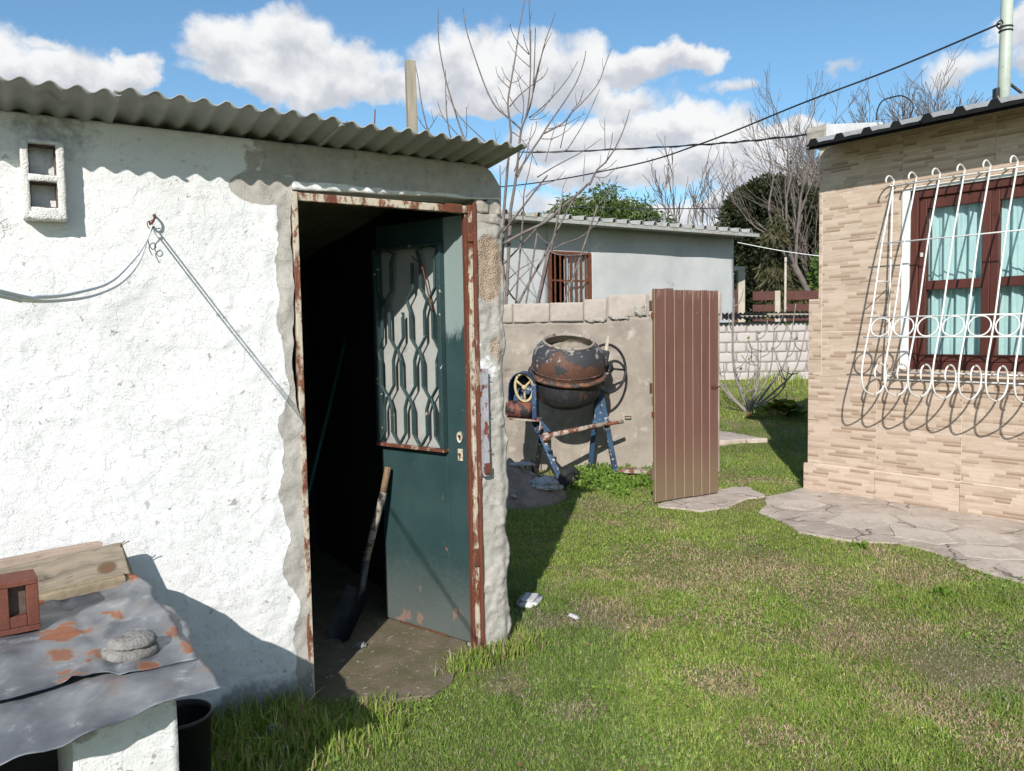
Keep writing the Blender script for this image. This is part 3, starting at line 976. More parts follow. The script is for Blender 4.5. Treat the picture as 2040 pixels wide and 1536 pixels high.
rough_slab('lintel', -.826, .142, 2.08, 2.246, .15, .0105, lambda X, Z: wall_relief(X, Z) + .006 * sstep(X, -.82, -.7), M['plaster'], shed, lintel_mask, lintel_edge)


def pillar_edge(X, Z):
    w = sstep(X, .07, .15); w2 = sstep(-X, -.06, -.005)
    dx = (fbm(Z * 9, Z * 0 + 7, 2, 4) - .5) * .055
    return X + w * dx + w2 * (fbm(Z * 8, Z * 0 + 3, 5, 3) - .5) * .012, Z


def pillar_relief(X, Z):
    n = fbm(X * 11, Z * 9, 51, 4)
    return (fbm(X * 5, Z * 4, 57, 3) - .5) * .024 + (n - .5) * .020 + (fbm(X * 40, Z * 40, 53, 2) - .5) * .012 + sstep(fbm(X * 8, Z * 8, 59, 3), .52, .54) * .006 - sstep(X, .11, .16) * .02


def pillar_mask(X, Z):
    n = fbm(X * 9, Z * 7, 61, 4); n2 = fbm(X * 4, Z * 3, 63, 3)
    r = .78 + (n2 - .5) * .9
    gg = np.maximum(sstep(.22 - np.hypot((X - .07) / .6, (Z - 1.78)), 0, .12), sstep(.12 - np.hypot((X - .10) / .6, (Z - 1.42)), 0, .1) * .8)
    gg = np.maximum(gg, sstep(X, .115, .15) * n * .7 * sstep(fbm(X * 3, Z * 5, 71, 2), .45, .6))
    return np.stack([np.clip(r, 0, 1), gg * (.45 + n * .6), np.clip(sstep(.16 - Z, 0, .2) * n, 0, 1)], -1)


rough_slab('pillar', .0, .158, -.06, 2.03, .15, .0085, pillar_relief, M['plaster'], shed, pillar_mask, pillar_edge)
# broken pieces under the lintel end
for k, (x, z, w, h) in enumerate(((.045, 2.03, .075, .055), (.108, 2.025, .07, .075), (.07, 1.985, .13, .045), (.03, 2.07, .05, .03))):
    rough_block('stone', w, .13, h, .012, 22, M['cement'], shed, (x, .055, z), (0, random.uniform(-.1, .1), random.uniform(-.1, .1)), seed=k * 3.3, res=.012)
# other walls, dark inside
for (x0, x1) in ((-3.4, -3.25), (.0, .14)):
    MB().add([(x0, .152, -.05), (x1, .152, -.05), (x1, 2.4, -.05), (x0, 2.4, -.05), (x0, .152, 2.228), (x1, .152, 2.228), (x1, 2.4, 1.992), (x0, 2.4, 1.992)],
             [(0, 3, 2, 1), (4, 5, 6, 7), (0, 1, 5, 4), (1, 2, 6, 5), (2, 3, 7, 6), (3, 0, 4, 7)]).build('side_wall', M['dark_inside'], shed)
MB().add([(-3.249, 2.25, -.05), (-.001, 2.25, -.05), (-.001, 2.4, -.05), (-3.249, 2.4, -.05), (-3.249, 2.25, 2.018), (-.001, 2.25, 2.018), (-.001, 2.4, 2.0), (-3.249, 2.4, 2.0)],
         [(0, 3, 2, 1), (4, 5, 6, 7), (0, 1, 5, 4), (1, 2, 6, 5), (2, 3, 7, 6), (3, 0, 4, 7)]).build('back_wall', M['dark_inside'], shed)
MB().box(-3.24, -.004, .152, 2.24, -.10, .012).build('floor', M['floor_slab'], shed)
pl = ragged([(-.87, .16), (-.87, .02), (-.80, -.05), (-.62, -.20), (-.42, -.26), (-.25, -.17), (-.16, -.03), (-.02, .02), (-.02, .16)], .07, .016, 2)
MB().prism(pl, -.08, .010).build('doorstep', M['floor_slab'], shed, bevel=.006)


def roof_sheet(x0, x1, dz, seed):
    st = .0757; ph = -1.73
    xs = np.arange(x0, x1 + .001, st / 10); ys = np.concatenate([np.linspace(-.262, .1, 14), np.linspace(.2, 2.55, 12)])
    X, Y = np.meshgrid(xs, ys)
    Yj = Y - np.where(np.abs(Y + .262) < 1e-6, (fbm(X * 7, X * 0 + seed, 0, 3) - .5) * .022, 0)
    Z = 2.2535 - .105 * Y + .0095 * np.cos(2 * np.pi * (X - ph) / st) + dz + (fbm(X * 2, Y * 2, seed, 2) - .5) * .014
    top = np.stack([X, Yj, Z], -1).reshape(-1, 3); bot = top.copy(); bot[:, 2] -= .0045
    n = len(top); nx, ny = len(xs), len(ys)
    i = np.arange(n).reshape(ny, nx)
    Ft = np.stack([i[:-1, :-1], i[:-1, 1:], i[1:, 1:], i[1:, :-1]], -1).reshape(-1, 4)
    Fb = Ft[:, ::-1] + n
    rim = np.concatenate([i[0, :], i[1:, -1], i[-1, -2::-1], i[-2:0:-1, 0]])
    Fr = np.stack([np.roll(rim, -1), rim, rim + n, np.roll(rim, -1) + n], -1)
    return link('roof_sheet', mesh_np('roof_sheet', np.concatenate([top, bot]), np.concatenate([Ft, Fb, Fr])), M['asbestos'], shed)


roof_sheet(-3.5, -1.452, .004, 1); roof_sheet(-1.478, -.690, .015, 2); roof_sheet(-.716, .112, .006, 3)


def vent_brick():
    """hollow brick set on end in the wall as a vent"""
    v = bpy.data.objects.new('vent_brick', None); col.objects.link(v); v.parent = shed
    v['label'] = 'white painted hollow brick set upright as a vent'
    cx, zc = -1.675, 1.893
    W, Hh, T = .125, .258, .017
    def face(name, x0, x1, z0, z1, sd):
        rough_block(name, x1 - x0, .17, z1 - z0, .0030, 75, M['hollow'], v, (cx + (x0 + x1) / 2, .02, zc + z0), None, seed=sd, res=.007, nmax=30, round_=.06)
    face('side', -W / 2, -W / 2 + .022, 0, Hh, 1); face('side', W / 2 - .024, W / 2, 0, Hh, 2)
    face('web', -W / 2 + .015, W / 2 - .015, .0, .040, 3); face('web', -W / 2 + .015, W / 2 - .015, .124, .146, 4); face('web', -W / 2 + .015, W / 2 - .015, Hh - .012, Hh, 5)
    MB().box(cx - W / 2 + .01, cx + W / 2 - .01, .089, .10, zc + .01, zc + Hh - .01).build('back', M['hollow_in'], v)
    for (a, b) in ((.0425, .1225), (.1475, Hh - .0135)):
        x0, x1 = cx - W / 2 + .0235, cx + W / 2 - .0255
        ln = MB()
        for (p0, p1, q0, q1) in ((x0, x0 + .002, a, b), (x1 - .002, x1, a, b), (x0, x1, a, a + .002), (x0, x1, b - .002, b)):
            ln.box(p0, p1, -.048, .088, zc + q0, zc + q1)
        ln.build('hole_lining', M['hollow_in'], v)


vent_brick()


def door_frame():
    f = bpy.data.objects.new('door_frame', None); col.objects.link(f); f.parent = shed
    f['label'] = 'rusty cream painted steel door frame'
    a, b = M['frame_rust'], M['frame_rust2']
    MB().box(-.828, -.806, -.006, .034, .0, 2.062).build('jamb', a, f, bevel=.003)
    MB().box(-.804, -.030, .002, .034, 2.028, 2.060).build('head', a, f, bevel=.003)
    MB().box(-.150, -.062, -.004, .001, 2.026, 2.064).build('plate', M['rust'], f, bevel=.002)
    # lock side: outer angle, stop and cream rebate
    MB().box(-.010, .006, -.014, .030, .0, 2.075).build('jamb', b, f, bevel=.003)
    MB().box(-.030, -.0105, -.002, .034, .0, 2.064).build('jamb', a, f, bevel=.003)
    MB().box(-.042, -.0305, .012, .040, .0, 2.027).build('stop', b, f, bevel=.002)
    MB().box(.007, .060, -.006, .010, 2.036, 2.050).build('strap', M['rust'], f, bevel=.002)
    for z in (1.90, .42):
        MB().box(-.040, -.008, -.010, -.003, z, z + .085).build('hinge', M['rust'], f, bevel=.003)
    st = bpy.data.objects.new('strike_plate', shed_mb_strike()); col.objects.link(st); st.parent = f
    st.data.materials.append(M['strike'])
    st['label'] = 'grey and rust strike channel'
    MB().box(.0065, .0375, -.046, -.0345, .85, .90).build('strike_foot', M['rust'], f, bevel=.003)
    for z in (.955, 1.12, 1.29):
        MB().tube([(.033, -.028, z), (.052, -.028, z)], .003, 6).build('pin', M['rust'], f)


def shed_mb_strike():
    return MB().box(.007, .036, -.034, -.006, .84, 1.33).mesh('strike_plate')


door_frame()


def door_leaf():
    # the leaf swings into the shed; its lock stile stands by the frame
    L0 = Vector((-.676, 4.100, 0)); ang = -38.9
    rel = Matrix.Rotation(R(-SHA), 4, 'Z') @ (L0 - SH0)
    d = bpy.data.objects.new('door', None); col.objects.link(d); d.parent = shed
    d.location = rel; d.rotation_euler = (0, 0, R(ang - SHA))
    d['label'] = 'green sheet steel door with zigzag grille, standing open'
    W = .600
    # skin: lower sheet, lock stile, top rail, far stile around the opening
    z0, zw0, zw1, z1 = .022, .935, 1.925, 2.035
    MB().box(0, W - .135, 0, .032, z0, zw0).build('lower_panel', M['door'], d, bevel=.003)
    MB().box(W - .1335, W, -.001, .033, z0, z1).build('lock_stile', M['door'], d, bevel=.004)
    MB().box(0, W - .135, .001, .031, zw1, z1).build('top_rail', M['door'], d, bevel=.003)
    MB().box(0, .018, .0015, .0305, zw0 + .002, zw1 - .002).build('far_stile', M['door'], d, bevel=.002)
    MB().box(.0185, W - .136, .018, .024, zw0 + .002, zw1 - .002).build('pane', M['door_pane'], d)
    # shallow grille box standing proud of the sheet
    gx0, gx1, gz0, gz1, gy = .006, .474, .945, 1.905, -.036
    for (x0, x1, a, b) in ((gx0, gx0 + .020, gz0, gz1), (gx1 - .024, gx1, gz0, gz1)):
        MB().box(x0, x1, gy, -.004, a, b).build('grille_stile', M['door_bar'], d, bevel=.002)
    MB().box(gx0 - .004, gx1 + .004, gy - .003, -.002, gz0 - .016, gz0 - .001).build('grille_rail', M['frame_rust2'], d, bevel=.002)
    MB().box(gx0, gx1, gy, -.004, gz1 + .001, gz1 + .014).build('grille_rail', M['door_bar'], d, bevel=.002)
    # zigzag flats: neighbouring bars touch and part again
    n = 6; per = .355; x0, x1 = gx0 + .045, gx1 - .048
    pitch = (x1 - x0) / (n - 1)
    zz = []
    z = gz0 + .002; k = 0
    pts_a = []
    for q in range(5):
        b_ = gz0 + .004 + q * .235; sg = 1 if q % 2 == 0 else -1
        pts_a += [(b_, sg), (b_ + .055, -.32 * sg), (b_ + .180, -.32 * sg)]
    pts_a = [(z_, q) for z_, q in pts_a if z_ < gz1] + [(gz1, -.6)]
    for i in range(n):
        s_ = 1 if i % 2 else -1
        P = [(x0 + pitch * i + s_ * q * (pitch * .5 - .0055), zq) for zq, q in pts_a]
        if i == 2: P = P[:9]
        if i == 3: P = P[:-2]
        mb = MB()
        w = .0055; y0, y1 = gy + .001, gy + .017
        vs_ = []; fs = []
        for (x, zq) in P:
            vs_ += [(x - w, y0, zq), (x + w, y0, zq), (x + w, y1, zq), (x - w, y1, zq)]
        for j in range(len(P) - 1):
            a = j * 4; b = a + 4
            fs += [(a, a + 1, b + 1, b), (a + 1, a + 2, b + 2, b + 1), (a + 2, a + 3, b + 3, b + 2), (a + 3, a, b, b + 3)]
        e = (len(P) - 1) * 4
        fs += [(0, 3, 2, 1), (e, e + 1, e + 2, e + 3)]
        mb.add(vs_, fs)
        mb.build('grille_bar', M['door_bar'], d, bevel=.0012, seg=1)
    # loose end bent out at the broken top corner
    MB().tube(smooth_pts([(gx1 - .05, gy, 1.60), (gx1 - .075, gy - .012, 1.72), (gx1 - .095, gy - .02, 1.81), (gx1 - .15, gy - .03, 1.86)]), .0035, 6).build('bent_wire', M['frame_rust2'], d)
    # key holes
    p = MB().lathe([(.0, -.003), (.019, -.003), (.0205, 0.0), (.0205, .004)], 28, Matrix.Translation((.552, -.0045, 1.007)) @ Matrix.Rotation(R(90), 4, 'X') @ Matrix.Diagonal((.85, 1.35, 1, 1)))
    kp = p.build('lock_plate', M['lockplate'], d)
    q = MB().box(.537, .567, -.006, -.0015, .893, .950).build('lock_plate', M['lockplate'], d, bevel=.002)
    for zc in (1.010, .924):
        mb = MB().lathe([(0, .0), (.0075, .0), (.0075, .004)], 14, Matrix.Translation((.552, -.0085, zc)) @ Matrix.Rotation(R(90), 4, 'X'))
        mb.box(.5485, .5555, -.0088, -.006, zc - .018, zc)
        mb.build('keyhole', M['rust'], d)
    MB().box(W + .001, W + .004, .004, .028, .86, 1.08).build('lock_edge', M['rust'], d)
    MB().box(.10, .44, .0, .006, .018, .028).build('bottom_edge', M['rust'], d)


door_leaf()

# ------------------------------------------------------------ things at the shed
def shovel():
    t = thing('shovel', 'worn shovel with wooden handle leaning on the open green door', 'shovel', (-.84, 3.86, .012))
    o = Vector((-.84, 3.86, .012))
    top = Vector((-.633, 4.015, .825)); j1 = Vector((-.657, 3.998, .70)); j2 = Vector((-.745, 3.94, .365)); j3 = Vector((-.768, 3.92, .225)); tip = Vector((-.865, 3.83, .016))
    MB().tube([top - o, j1 - o], [.0165, .0175], 12).build('grip', M['handle'], t)
    MB().tube([j1 - o, j2 - o], [.0175, .0185], 12).build('shaft', M['shaft'], t)
    MB().tube([j2 - o, j3 - o, j3.lerp(tip, .22) - o], [.0205, .018, .010], 12).build('socket', M['shovel_steel'], t)
    ax = (tip - j3).normalized()
    wv = Vector((.80, -.60, 0)); wv = (wv - ax * wv.dot(ax)).normalized(); nv = ax.cross(wv)
    vs_ = []; fs = []
    L = (tip - j3).length + .02
    nu, nv_ = 9, 9
    for side in (0, 1):
        for i in range(nv_):
            v = i / (nv_ - 1)
            hw = .088 * (1 - .10 * v) if v < .86 else .088 * .91 * math.sqrt(max(.25, 1 - ((v - .86) / .17) ** 2))
            for k in range(nu):
                u = k / (nu - 1) * 2 - 1
                q = j3 + ax * (L * v) + wv * (hw * u) + nv * (.022 * (u * u) - .014 * math.exp(-(u * 4) ** 2) * (1 - v) - .004 * side)
                vs_.append(q - o)
    n = nu * nv_
    for i in range(nv_ - 1):
        for k in range(nu - 1):
            a = i * nu + k
            fs += [(a, a + 1, a + nu + 1, a + nu), (n + a, n + a + nu, n + a + nu + 1, n + a + 1)]
    MB().add(vs_, fs, True).build('blade', M['shovel_steel'], t)


shovel()
pole = MB().tube([(-.985, 4.80, 1.47), (-1.33, 4.52, .02)], .012, 8).build('broom_handle', M['teal'])
tag(pole, 'thin teal pole leaning in the dark inside the shed', 'pole')


def wall_cable():
    t = thing('electric_cable', 'white double cable tied to a rusty hook on the shed wall', 'cable', shw(-1.335, .0, 1.92))
    o = shw(-1.335, .0, 1.92)
    A = [(-1.346, .03, 1.898), (-1.402, .3, 1.827), (-1.469, .62, 1.758), (-1.538, .93, 1.696), (-1.642, 1.35, 1.613), (-1.732, 1.65, 1.574), (-1.792, 1.85, 1.558), (-1.841, 2.05, 1.555), (-2.1, 2.6, 1.60)]
    B = [(-1.353, .04, 1.884), (-1.417, .35, 1.802), (-1.507, .8, 1.702), (-1.595, 1.15, 1.626), (-1.688, 1.5, 1.578), (-1.768, 1.75, 1.557), (-1.819, 1.95, 1.55), (-1.845, 2.06, 1.551), (-2.1, 2.62, 1.59)]
    for P in (A, B):
        MB().tube([shw(*q) - o for q in smooth_pts(P, 6)], .0028, 8).build('strand', M['cablewhite'], t)
    hk = [(-1.335, -.03, 1.935), (-1.335, .02, 1.935), (-1.337, .036, 1.925), (-1.345, .04, 1.908), (-1.352, .03, 1.900), (-1.352, .018, 1.908)]
    MB().tube([shw(*q) - o for q in smooth_pts(hk, 4)], .0042, 8).build('hook', M['rust'], t)
    wr = [(-1.343, .034, 1.915), (-1.362, .03, 1.905), (-1.357, .045, 1.882), (-1.343, .04, 1.89), (-1.355, .035, 1.868), (-1.362, .03, 1.84), (-1.35, .03, 1.812), (-1.337, .03, 1.82), (-1.345, .032, 1.835), (-1.36, .03, 1.818), (-1.35, .03, 1.79)]
    MB().tube([shw(*q) - o for q in smooth_pts(wr, 5)], .0016, 6).build('tie_wire', M['cableblack'], t)


wall_cable()


def grill_corner():
    t = thing('masonry_grill', 'low white plastered masonry grill under old tin sheets', 'grill', shw(-2.1, .65), SHA)
    # local: x along the wall from -2.1, y away from the yard (towards wall), z up; local y = .65 - m
    def rl(X, Z):
        return (fbm(X * 6, Z * 6, 81, 4) - .5) * .02 + (fbm(X * 30, Z * 30, 83, 3) - .5) * .008
    mk = lambda X, Z: np.stack([sstep(fbm(X * 5, Z * 5, 91, 3), .6, .7) * .6, X * 0, sstep(.12 - Z, 0, .15) * .8], -1)
    rough_slab('pier', .36, .590, -.05, .612, .80, .014, rl, M['plaster'], t, mk, y=-.40)
    MB().box(-.5, -.25, -.40, .38, -.05, .612).build('pier', M['plaster'], t)
    MB().box(-.25, .36, .35, .56, -.05, .615).build('back', M['dark_inside'], t)
    MB().box(-.5, .58, -.26, .58, .6135, .626).build('top_slab', M['cement'], t)


grill_corner()


RUST_SPOTS = [(-1.572, .50, .016, .05), (-1.463, .76, .018, .06), (-1.735, .755, .03, .035), (-1.65, .80, .03, .03), (-1.74, .885, .018, .02), (-1.722, .95, .035, .022), (-1.56, .96, .03, .03), (-1.755, .53, .03, .014), (-1.70, .50, .03, .014), (-1.465, .90, .012, .04), (-1.60, .46, .02, .012)]


def tin_sheet(label, s0, s1, m0, m1, zf, seed, rustf, ragm=.02):
    xs = np.linspace(s0, s1, 110); ms = np.linspace(m0, m1, 90)
    X, Mm = np.meshgrid(xs, ms)
    Z = zf(X, Mm)
    er = sstep(X, s1 - .05, s1); ef = sstep(Mm, m1 - .05, m1); eb = sstep(-Mm, -m0 - .04, -m0)
    X2 = X + er * (fbm(Mm * 6, Mm * 0 + seed, 1, 4) - .5) * ragm * 4 + er * -.06 * sstep(m0 + .25 - Mm, 0, .25)
    M2 = Mm + ef * (fbm(X * 7, X * 0 + seed, 2, 4) - .5) * ragm * 4
    ox, oy = s1, (m0 + m1) / 2
    org = shw(ox, oy, 0)
    P = np.stack([SH0.x + _ca * X2 + _sa * M2 - org.x, SH0.y + _sa * X2 - _ca * M2 - org.y, Z], -1).reshape(-1, 3)
    n = len(P); nx, ny = len(xs), len(ms)
    i = np.arange(n).reshape(ny, nx)
    F = np.stack([i[:-1, :-1], i[1:, :-1], i[1:, 1:], i[:-1, 1:]], -1).reshape(-1, 4)
    P2 = P.copy(); P2[:, 2] -= .0018
    rim = np.concatenate([i[0, :], i[1:, -1], i[-1, -2::-1], i[-2:0:-1, 0]])
    Fr = np.stack([rim, np.roll(rim, -1), np.roll(rim, -1) + n, rim + n], -1)
    mk = np.full((2 * n, 3), rustf); mk[:, 1] = 0
    if rustf > .5:
        sp = np.zeros(n); xf, mf = X.ravel(), Mm.ravel()
        for (a, b, ra, rb) in RUST_SPOTS:
            sp = np.maximum(sp, np.exp(-((xf - a) / ra) ** 2 - ((mf - b) / rb) ** 2))
        mk[:n, 1] = sp * .85
    o = link('tin_sheet', mesh_np('tin_sheet', np.concatenate([P, P2]), np.concatenate([F, F[:, ::-1] + n, Fr]), True, mk), M['tin'], None, (org.x, org.y, 0))
    tag(o, label, 'tin sheet', 'old tin sheets covering the grill')


def z_low(X, m_):
    bend = np.clip((m_ - .93) / .3, 0, 1.2)
    return .650 - .014 * bend ** 1.7 * (1 + 4.0 * sstep(-X, 1.45, 1.95)) + .007 * np.sin(X * 33 + 2 * np.sin(X * 7)) * bend + .006 * np.abs(np.sin(X * 9 + m_ * 4)) + (fbm(X * 5, m_ * 5, 3, 3) - .5) * .012 + .010 * sstep(X, -1.50, -1.42) * bend


def z_up(X, m_):
    cre = .010 * np.exp(-((X + 1.56 + .35 * (m_ - .5)) / .012) ** 2) + .008 * np.exp(-((m_ - .62 - .25 * (X + 1.6)) / .010) ** 2) - .008 * np.exp(-((X + 1.72 - .1 * m_) / .014) ** 2)
    return .663 + cre + (fbm(X * 6, m_ * 6, 9, 3) - .5) * .034 + .006 * np.sin(m_ * 24 + X * 5) + .022 * sstep(X, -1.56, -1.47) * sstep(.40 - m_, 0, .2) - .01 * sstep(m_, .85, .97) + .010 * sstep(m_, .2, .5)


tin_sheet('bent dark tin sheet hanging over the front of the grill', -2.7, -1.425, .30, 1.165, z_low, 4, 0.15)
tin_sheet('rust spotted grey tin sheet lying on top, under the round stone', -2.7, -1.452, .07, .97, z_up, 11, 1.0)


def grill_top_things():
    # mortar lump of two stacked discs
    o = shw(-1.585, .86, .668)
    rp = [(.0, .060), (.02, .061), (.040, .060), (.052, .056), (.058, .049), (.060, .040), (.0585, .034), (.053, .0315), (.057, .029), (.064, .026), (.068, .018), (.068, .008), (.064, .0), (.0, .0)]
    nn = 64; vs_ = []; fs = []
    for (r, h) in rp:
        for q in range(nn):
            a = 2 * math.pi * q / nn
            cxx, cyy = math.cos(a), math.sin(a)
            jr = 1 + .16 * (float(fbm(np.array([cxx * 1.8 + 5]), np.array([cyy * 1.8 + 5]), h * 30, 4)[0]) - .5)
            off = .006 if h > .032 else 0
            hz = h + (.010 * cxx * .5 + .010 * (float(fbm(np.array([r * cxx * 60]), np.array([r * cyy * 60]), 3, 3)[0]) - .5)) * (h > .002) * (1 if h > .03 else .4)
            vs_.append((r * cxx * jr * 1.02 + off, r * cyy * jr * .92, hz * .85))
    for i_ in range(len(rp) - 1):
        for q in range(nn):
            fs.append((i_ * nn + q, (i_ + 1) * nn + q, (i_ + 1) * nn + (q + 1) % nn, i_ * nn + (q + 1) % nn))
    me = MB().add(vs_, fs, True).mesh('mortar_lump')
    tag(link('mortar_lump', me, M['stone'], None, o, (0, .03, 0)), 'round grey lump of mortar weighing down the rusty tin sheet', 'stone')
    # planks against the wall
    def plank(label, s0, s1, m, z, h, th, tilt, mat, seed, lean=.0, end=.0):
        n = 26
        vs_ = []; fs = []
        rr = random.Random(seed)
        for i in range(n + 1):
            t = i / n; x = s0 + (s1 - s0) * t - s1
            e = end * (1 if i == n else 0)
            for (yy, zz) in ((0, 0), (0, h), (th, h), (th, 0)):
                jx = rr.uniform(-.012, .012) if i in (0, n) else 0
                vs_.append((x + jx + (-.02 * (zz > 0) * e), yy + lean * zz + rr.uniform(-.001, .001), zz * (1 + .03 * math.sin(t * 5 + seed)) + rr.uniform(-.0012, .0012)))
        for i in range(n):
            a = i * 4; b = a + 4
            fs += [(a, a + 1, b + 1, b), (a + 1, a + 2, b + 2, b + 1), (a + 2, a + 3, b + 3, b + 2), (a + 3, a, b, b + 3)]
        fs += [(0, 3, 2, 1), (n * 4, n * 4 + 1, n * 4 + 2, n * 4 + 3)]
        o2 = MB().add(vs_, fs).build('plank', mat, None, shw(s1, m, z), (0, tilt, R(SHA)), bevel=.003)
        tag(o2, label, 'plank', 'planks lying on the grill')
        return o2
    plank('weathered plank with a dark knot leaning on the shed wall', -2.5, -1.478, .155, .668, .122, .024, .022 * -1 - .05, M['plank'], 3, .30, 1)
    plank('pinkish plank edge showing behind the knotted plank', -2.5, -1.56, .085, .745, .055, .03, -.06, M['plank_pink'], 5, .1)
    plank('short split plank under the knotted plank', -1.86, -1.515, .205, .664, .034, .05, -.07, M['plank_plain'], 8)
    nl = MB().tube([(0, 0, 0), (.012, 0, .008), (.03, -.004, .016)], .0016, 6)
    nl.tube([(.0, .004, .004), (.016, .006, .017)], .0016, 6)
    tag(nl.build('bent_nails', M['rust'], None, shw(-1.512, .125, .783), (0, 0, R(SHA))), 'bent rusty nails sticking out of the plank end', 'nails')
    # hollow clay brick
    b = thing('hollow_brick', 'red clay hollow brick lying on the tin sheet', 'brick', shw(-1.90, .47, .672), SHA + 3)
    MB().box(-.108, .094, -.03, .056, .0165, .1335).build('core', M['hollow_in'], b)
    L, W, Hh, T = .25, .115, .150, .016
    for (x0, x1, y0, y1, z0, z1, nm) in ((-L / 2, L / 2, -W / 2, W / 2, Hh - T, Hh, 'shell'), (-L / 2, L / 2, -W / 2, W / 2, 0, T, 'shell'),
                                      (L / 2 - .030, L / 2, -W / 2 + .001, W / 2 - .001, T + .0005, Hh - T - .0005, 'shell'), (-L / 2, -L / 2 + T, -W / 2 + .001, W / 2 - .001, T + .0005, Hh - T - .0005, 'shell'),
                                      (-.108, .052, -W / 2 + .002, W / 2 - .002, T + .0005, Hh - T - .0005, 'web'), (.0525, .0945, -W / 2 + .003, W / 2 - .003, T + .0006, .048, 'web')):
        MB().box(x0, x1, y0, y1, z0, z1).build(nm, M['redbrick'], b, bevel=.0025)
    # bucket
    bk = thing('bucket', 'black plastic bucket standing between the grill and the shed wall', 'bucket', shw(-1.395, .40, .0))
    MB().lathe([(.085, .0), (.088, .006), (.098, .255), (.104, .257), (.104, .270), (.097, .270), (.094, .25), (.083, .012), (.0, .010)], 40).build('body', M['blackplastic'], bk)
    MB().lathe([(0, 0), (.085, 0)], 40).build('base', M['blackplastic'], bk)


grill_top_things()


def lump(name, label, x, y, z, sx, sy, sz, mat, seed, group=None, cat='stone'):
    o = rough_block(name, sx, sy, sz, min(sx, sz) * .16, 3.2 / max(sx, sz), mat, None, (x, y, z), (0, 0, seed), seed=seed * 2.1, res=max(sx, sy, sz) / 12, round_=1.9)
    return tag(o, label, cat, group)


lump('stone', 'flat white lump lying in the grass at the shed pillar', .075, 4.33, -.005, .20, .12, .045, M['white_stone'], 1.3)
lump('stone', 'small pale chip in the grass beside the white lump', .30, 4.10, .0, .09, .04, .016, M['white_stone'], 2.2)
lump('stone', 'small grey stone on the floor in front of the shovel', -.745, 3.735, .008, .06, .045, .022, M['stone'], 3.1)
lump('stone', 'small stone in the long grass by the shed wall', -.905, 2.90, .005, .05, .045, .05, M['stone'], 4.4)
lump('rubble_lump', 'pale rubble lump on the edge of the shed roof', -.150, 4.46, 2.155 + .08, .11, .08, .065, M['cement'], 5.2)
lump('rubble_lump', 'flat mortar piece beside the lump on the shed roof', -.225, 4.44, 2.15 + .08, .10, .06, .035, M['cement'], 6.2)
MBp = MB().box(-.042, .042, -.035, .035, 0, 3.80, jit=.004)
tag(MBp.build('post', M['postwood'], None, (-.795, 7.0, 0), (0, -.006, .3), bevel=.006), 'weathered grey post rising behind the shed roof', 'post')
tag(MB().tube([(-.86, 5.0, 2.0), (-.805, 5.0, 2.86)], .004, 6).build('rod', M['rust'], None), 'thin rusty rod sticking up above the shed roof', 'rod')

# ------------------------------------------------------------ rendered wall with a course of blocks
cw = thing('block_wall', 'cement rendered wall topped by a course of bare concrete blocks', 'wall', (1.2, 8.5, 0), -11)


def cw_relief(X, Z):
    return (fbm(X * 1.6, Z * 1.6, 101, 3) - .5) * .05 + (fbm(X * 12, Z * 12, 103, 3) - .5) * .010 + sstep(fbm(X * 3.2, Z * 3.2, 107, 4), .55, .56) * .006 - sstep(fbm(X * 8, Z * 8, 109, 3), .72, .76) * .02 + sstep(Z, 1.5, 1.6) * (fbm(X * 11, Z * 16, 111, 3) - .4) * .05


def cw_edge(X, Z):
    t = sstep(Z, 1.3, 1.57)
    zt = np.where(X < -.2, 1.572, 1.572 + .05 * sstep(X, -.25, .1))
    return X, Z * (1 - t) + t * (Z + zt - 1.57 + (fbm(X * 14, X * 0, 3, 3) - .5) * .03)


rough_slab('render', -3.6, .972, -.1, 1.57, .16, .022, cw_relief, M['cement_wall'], cw, None, cw_edge)
rr_ = random.Random(5)
for (x0, x1, zb, h) in ((-3.6, -3.21, 1.585, .2), (-3.2, -2.81, 1.585, .2), (-2.8, -2.41, 1.585, .2), (-2.4, -2.01, 1.585, .2), (-2.0, -1.61, 1.585, .2), (-1.6, -1.204, 1.585, .2), (-1.196, -.80, 1.585, .205), (-.792, -.435, 1.588, .203), (-.428, -.185, 1.595, .225), (-.175, .235, 1.625, .235), (.245, .62, 1.63, .23), (.63, .985, 1.63, .235)):
    o = rough_block('concrete_block', x1 - x0, .16, h, .0055, 26, M['block'], cw, ((x0 + x1) / 2, .085 + rr_.uniform(-.012, .006), zb), (0, rr_.uniform(-.008, .012), rr_.uniform(-.01, .01)), seed=x0 * 3, res=.018, round_=.07, nmax=24)
MB().box(-3.6, -.2, .03, .15, 1.56, 1.775).build('mortar_bed', M['joint'], cw)
MB().box(-.2, 1.0, .03, .15, 1.575, 1.84).build('mortar_bed', M['joint'], cw)
for k, (x, z, w, h) in enumerate(((.165, 1.63, .10, .12), (-.30, 1.575, .20, .045), (-.05, 1.60, .2, .035))):
    rough_block('mortar_lump', w, .06, h, .022, 30, M['cement'], cw, (x, -.005, z), (0, .1 * (k % 3 - 1), 0), seed=k * 1.9, res=.010, round_=.8, nmax=20)
MB().tube([(.0, -.045, .575), (.0, -.06, .575), (.06, -.06, .575), (.06, -.045, .575)], .007, 6).build('staple', M['rust'], cw)

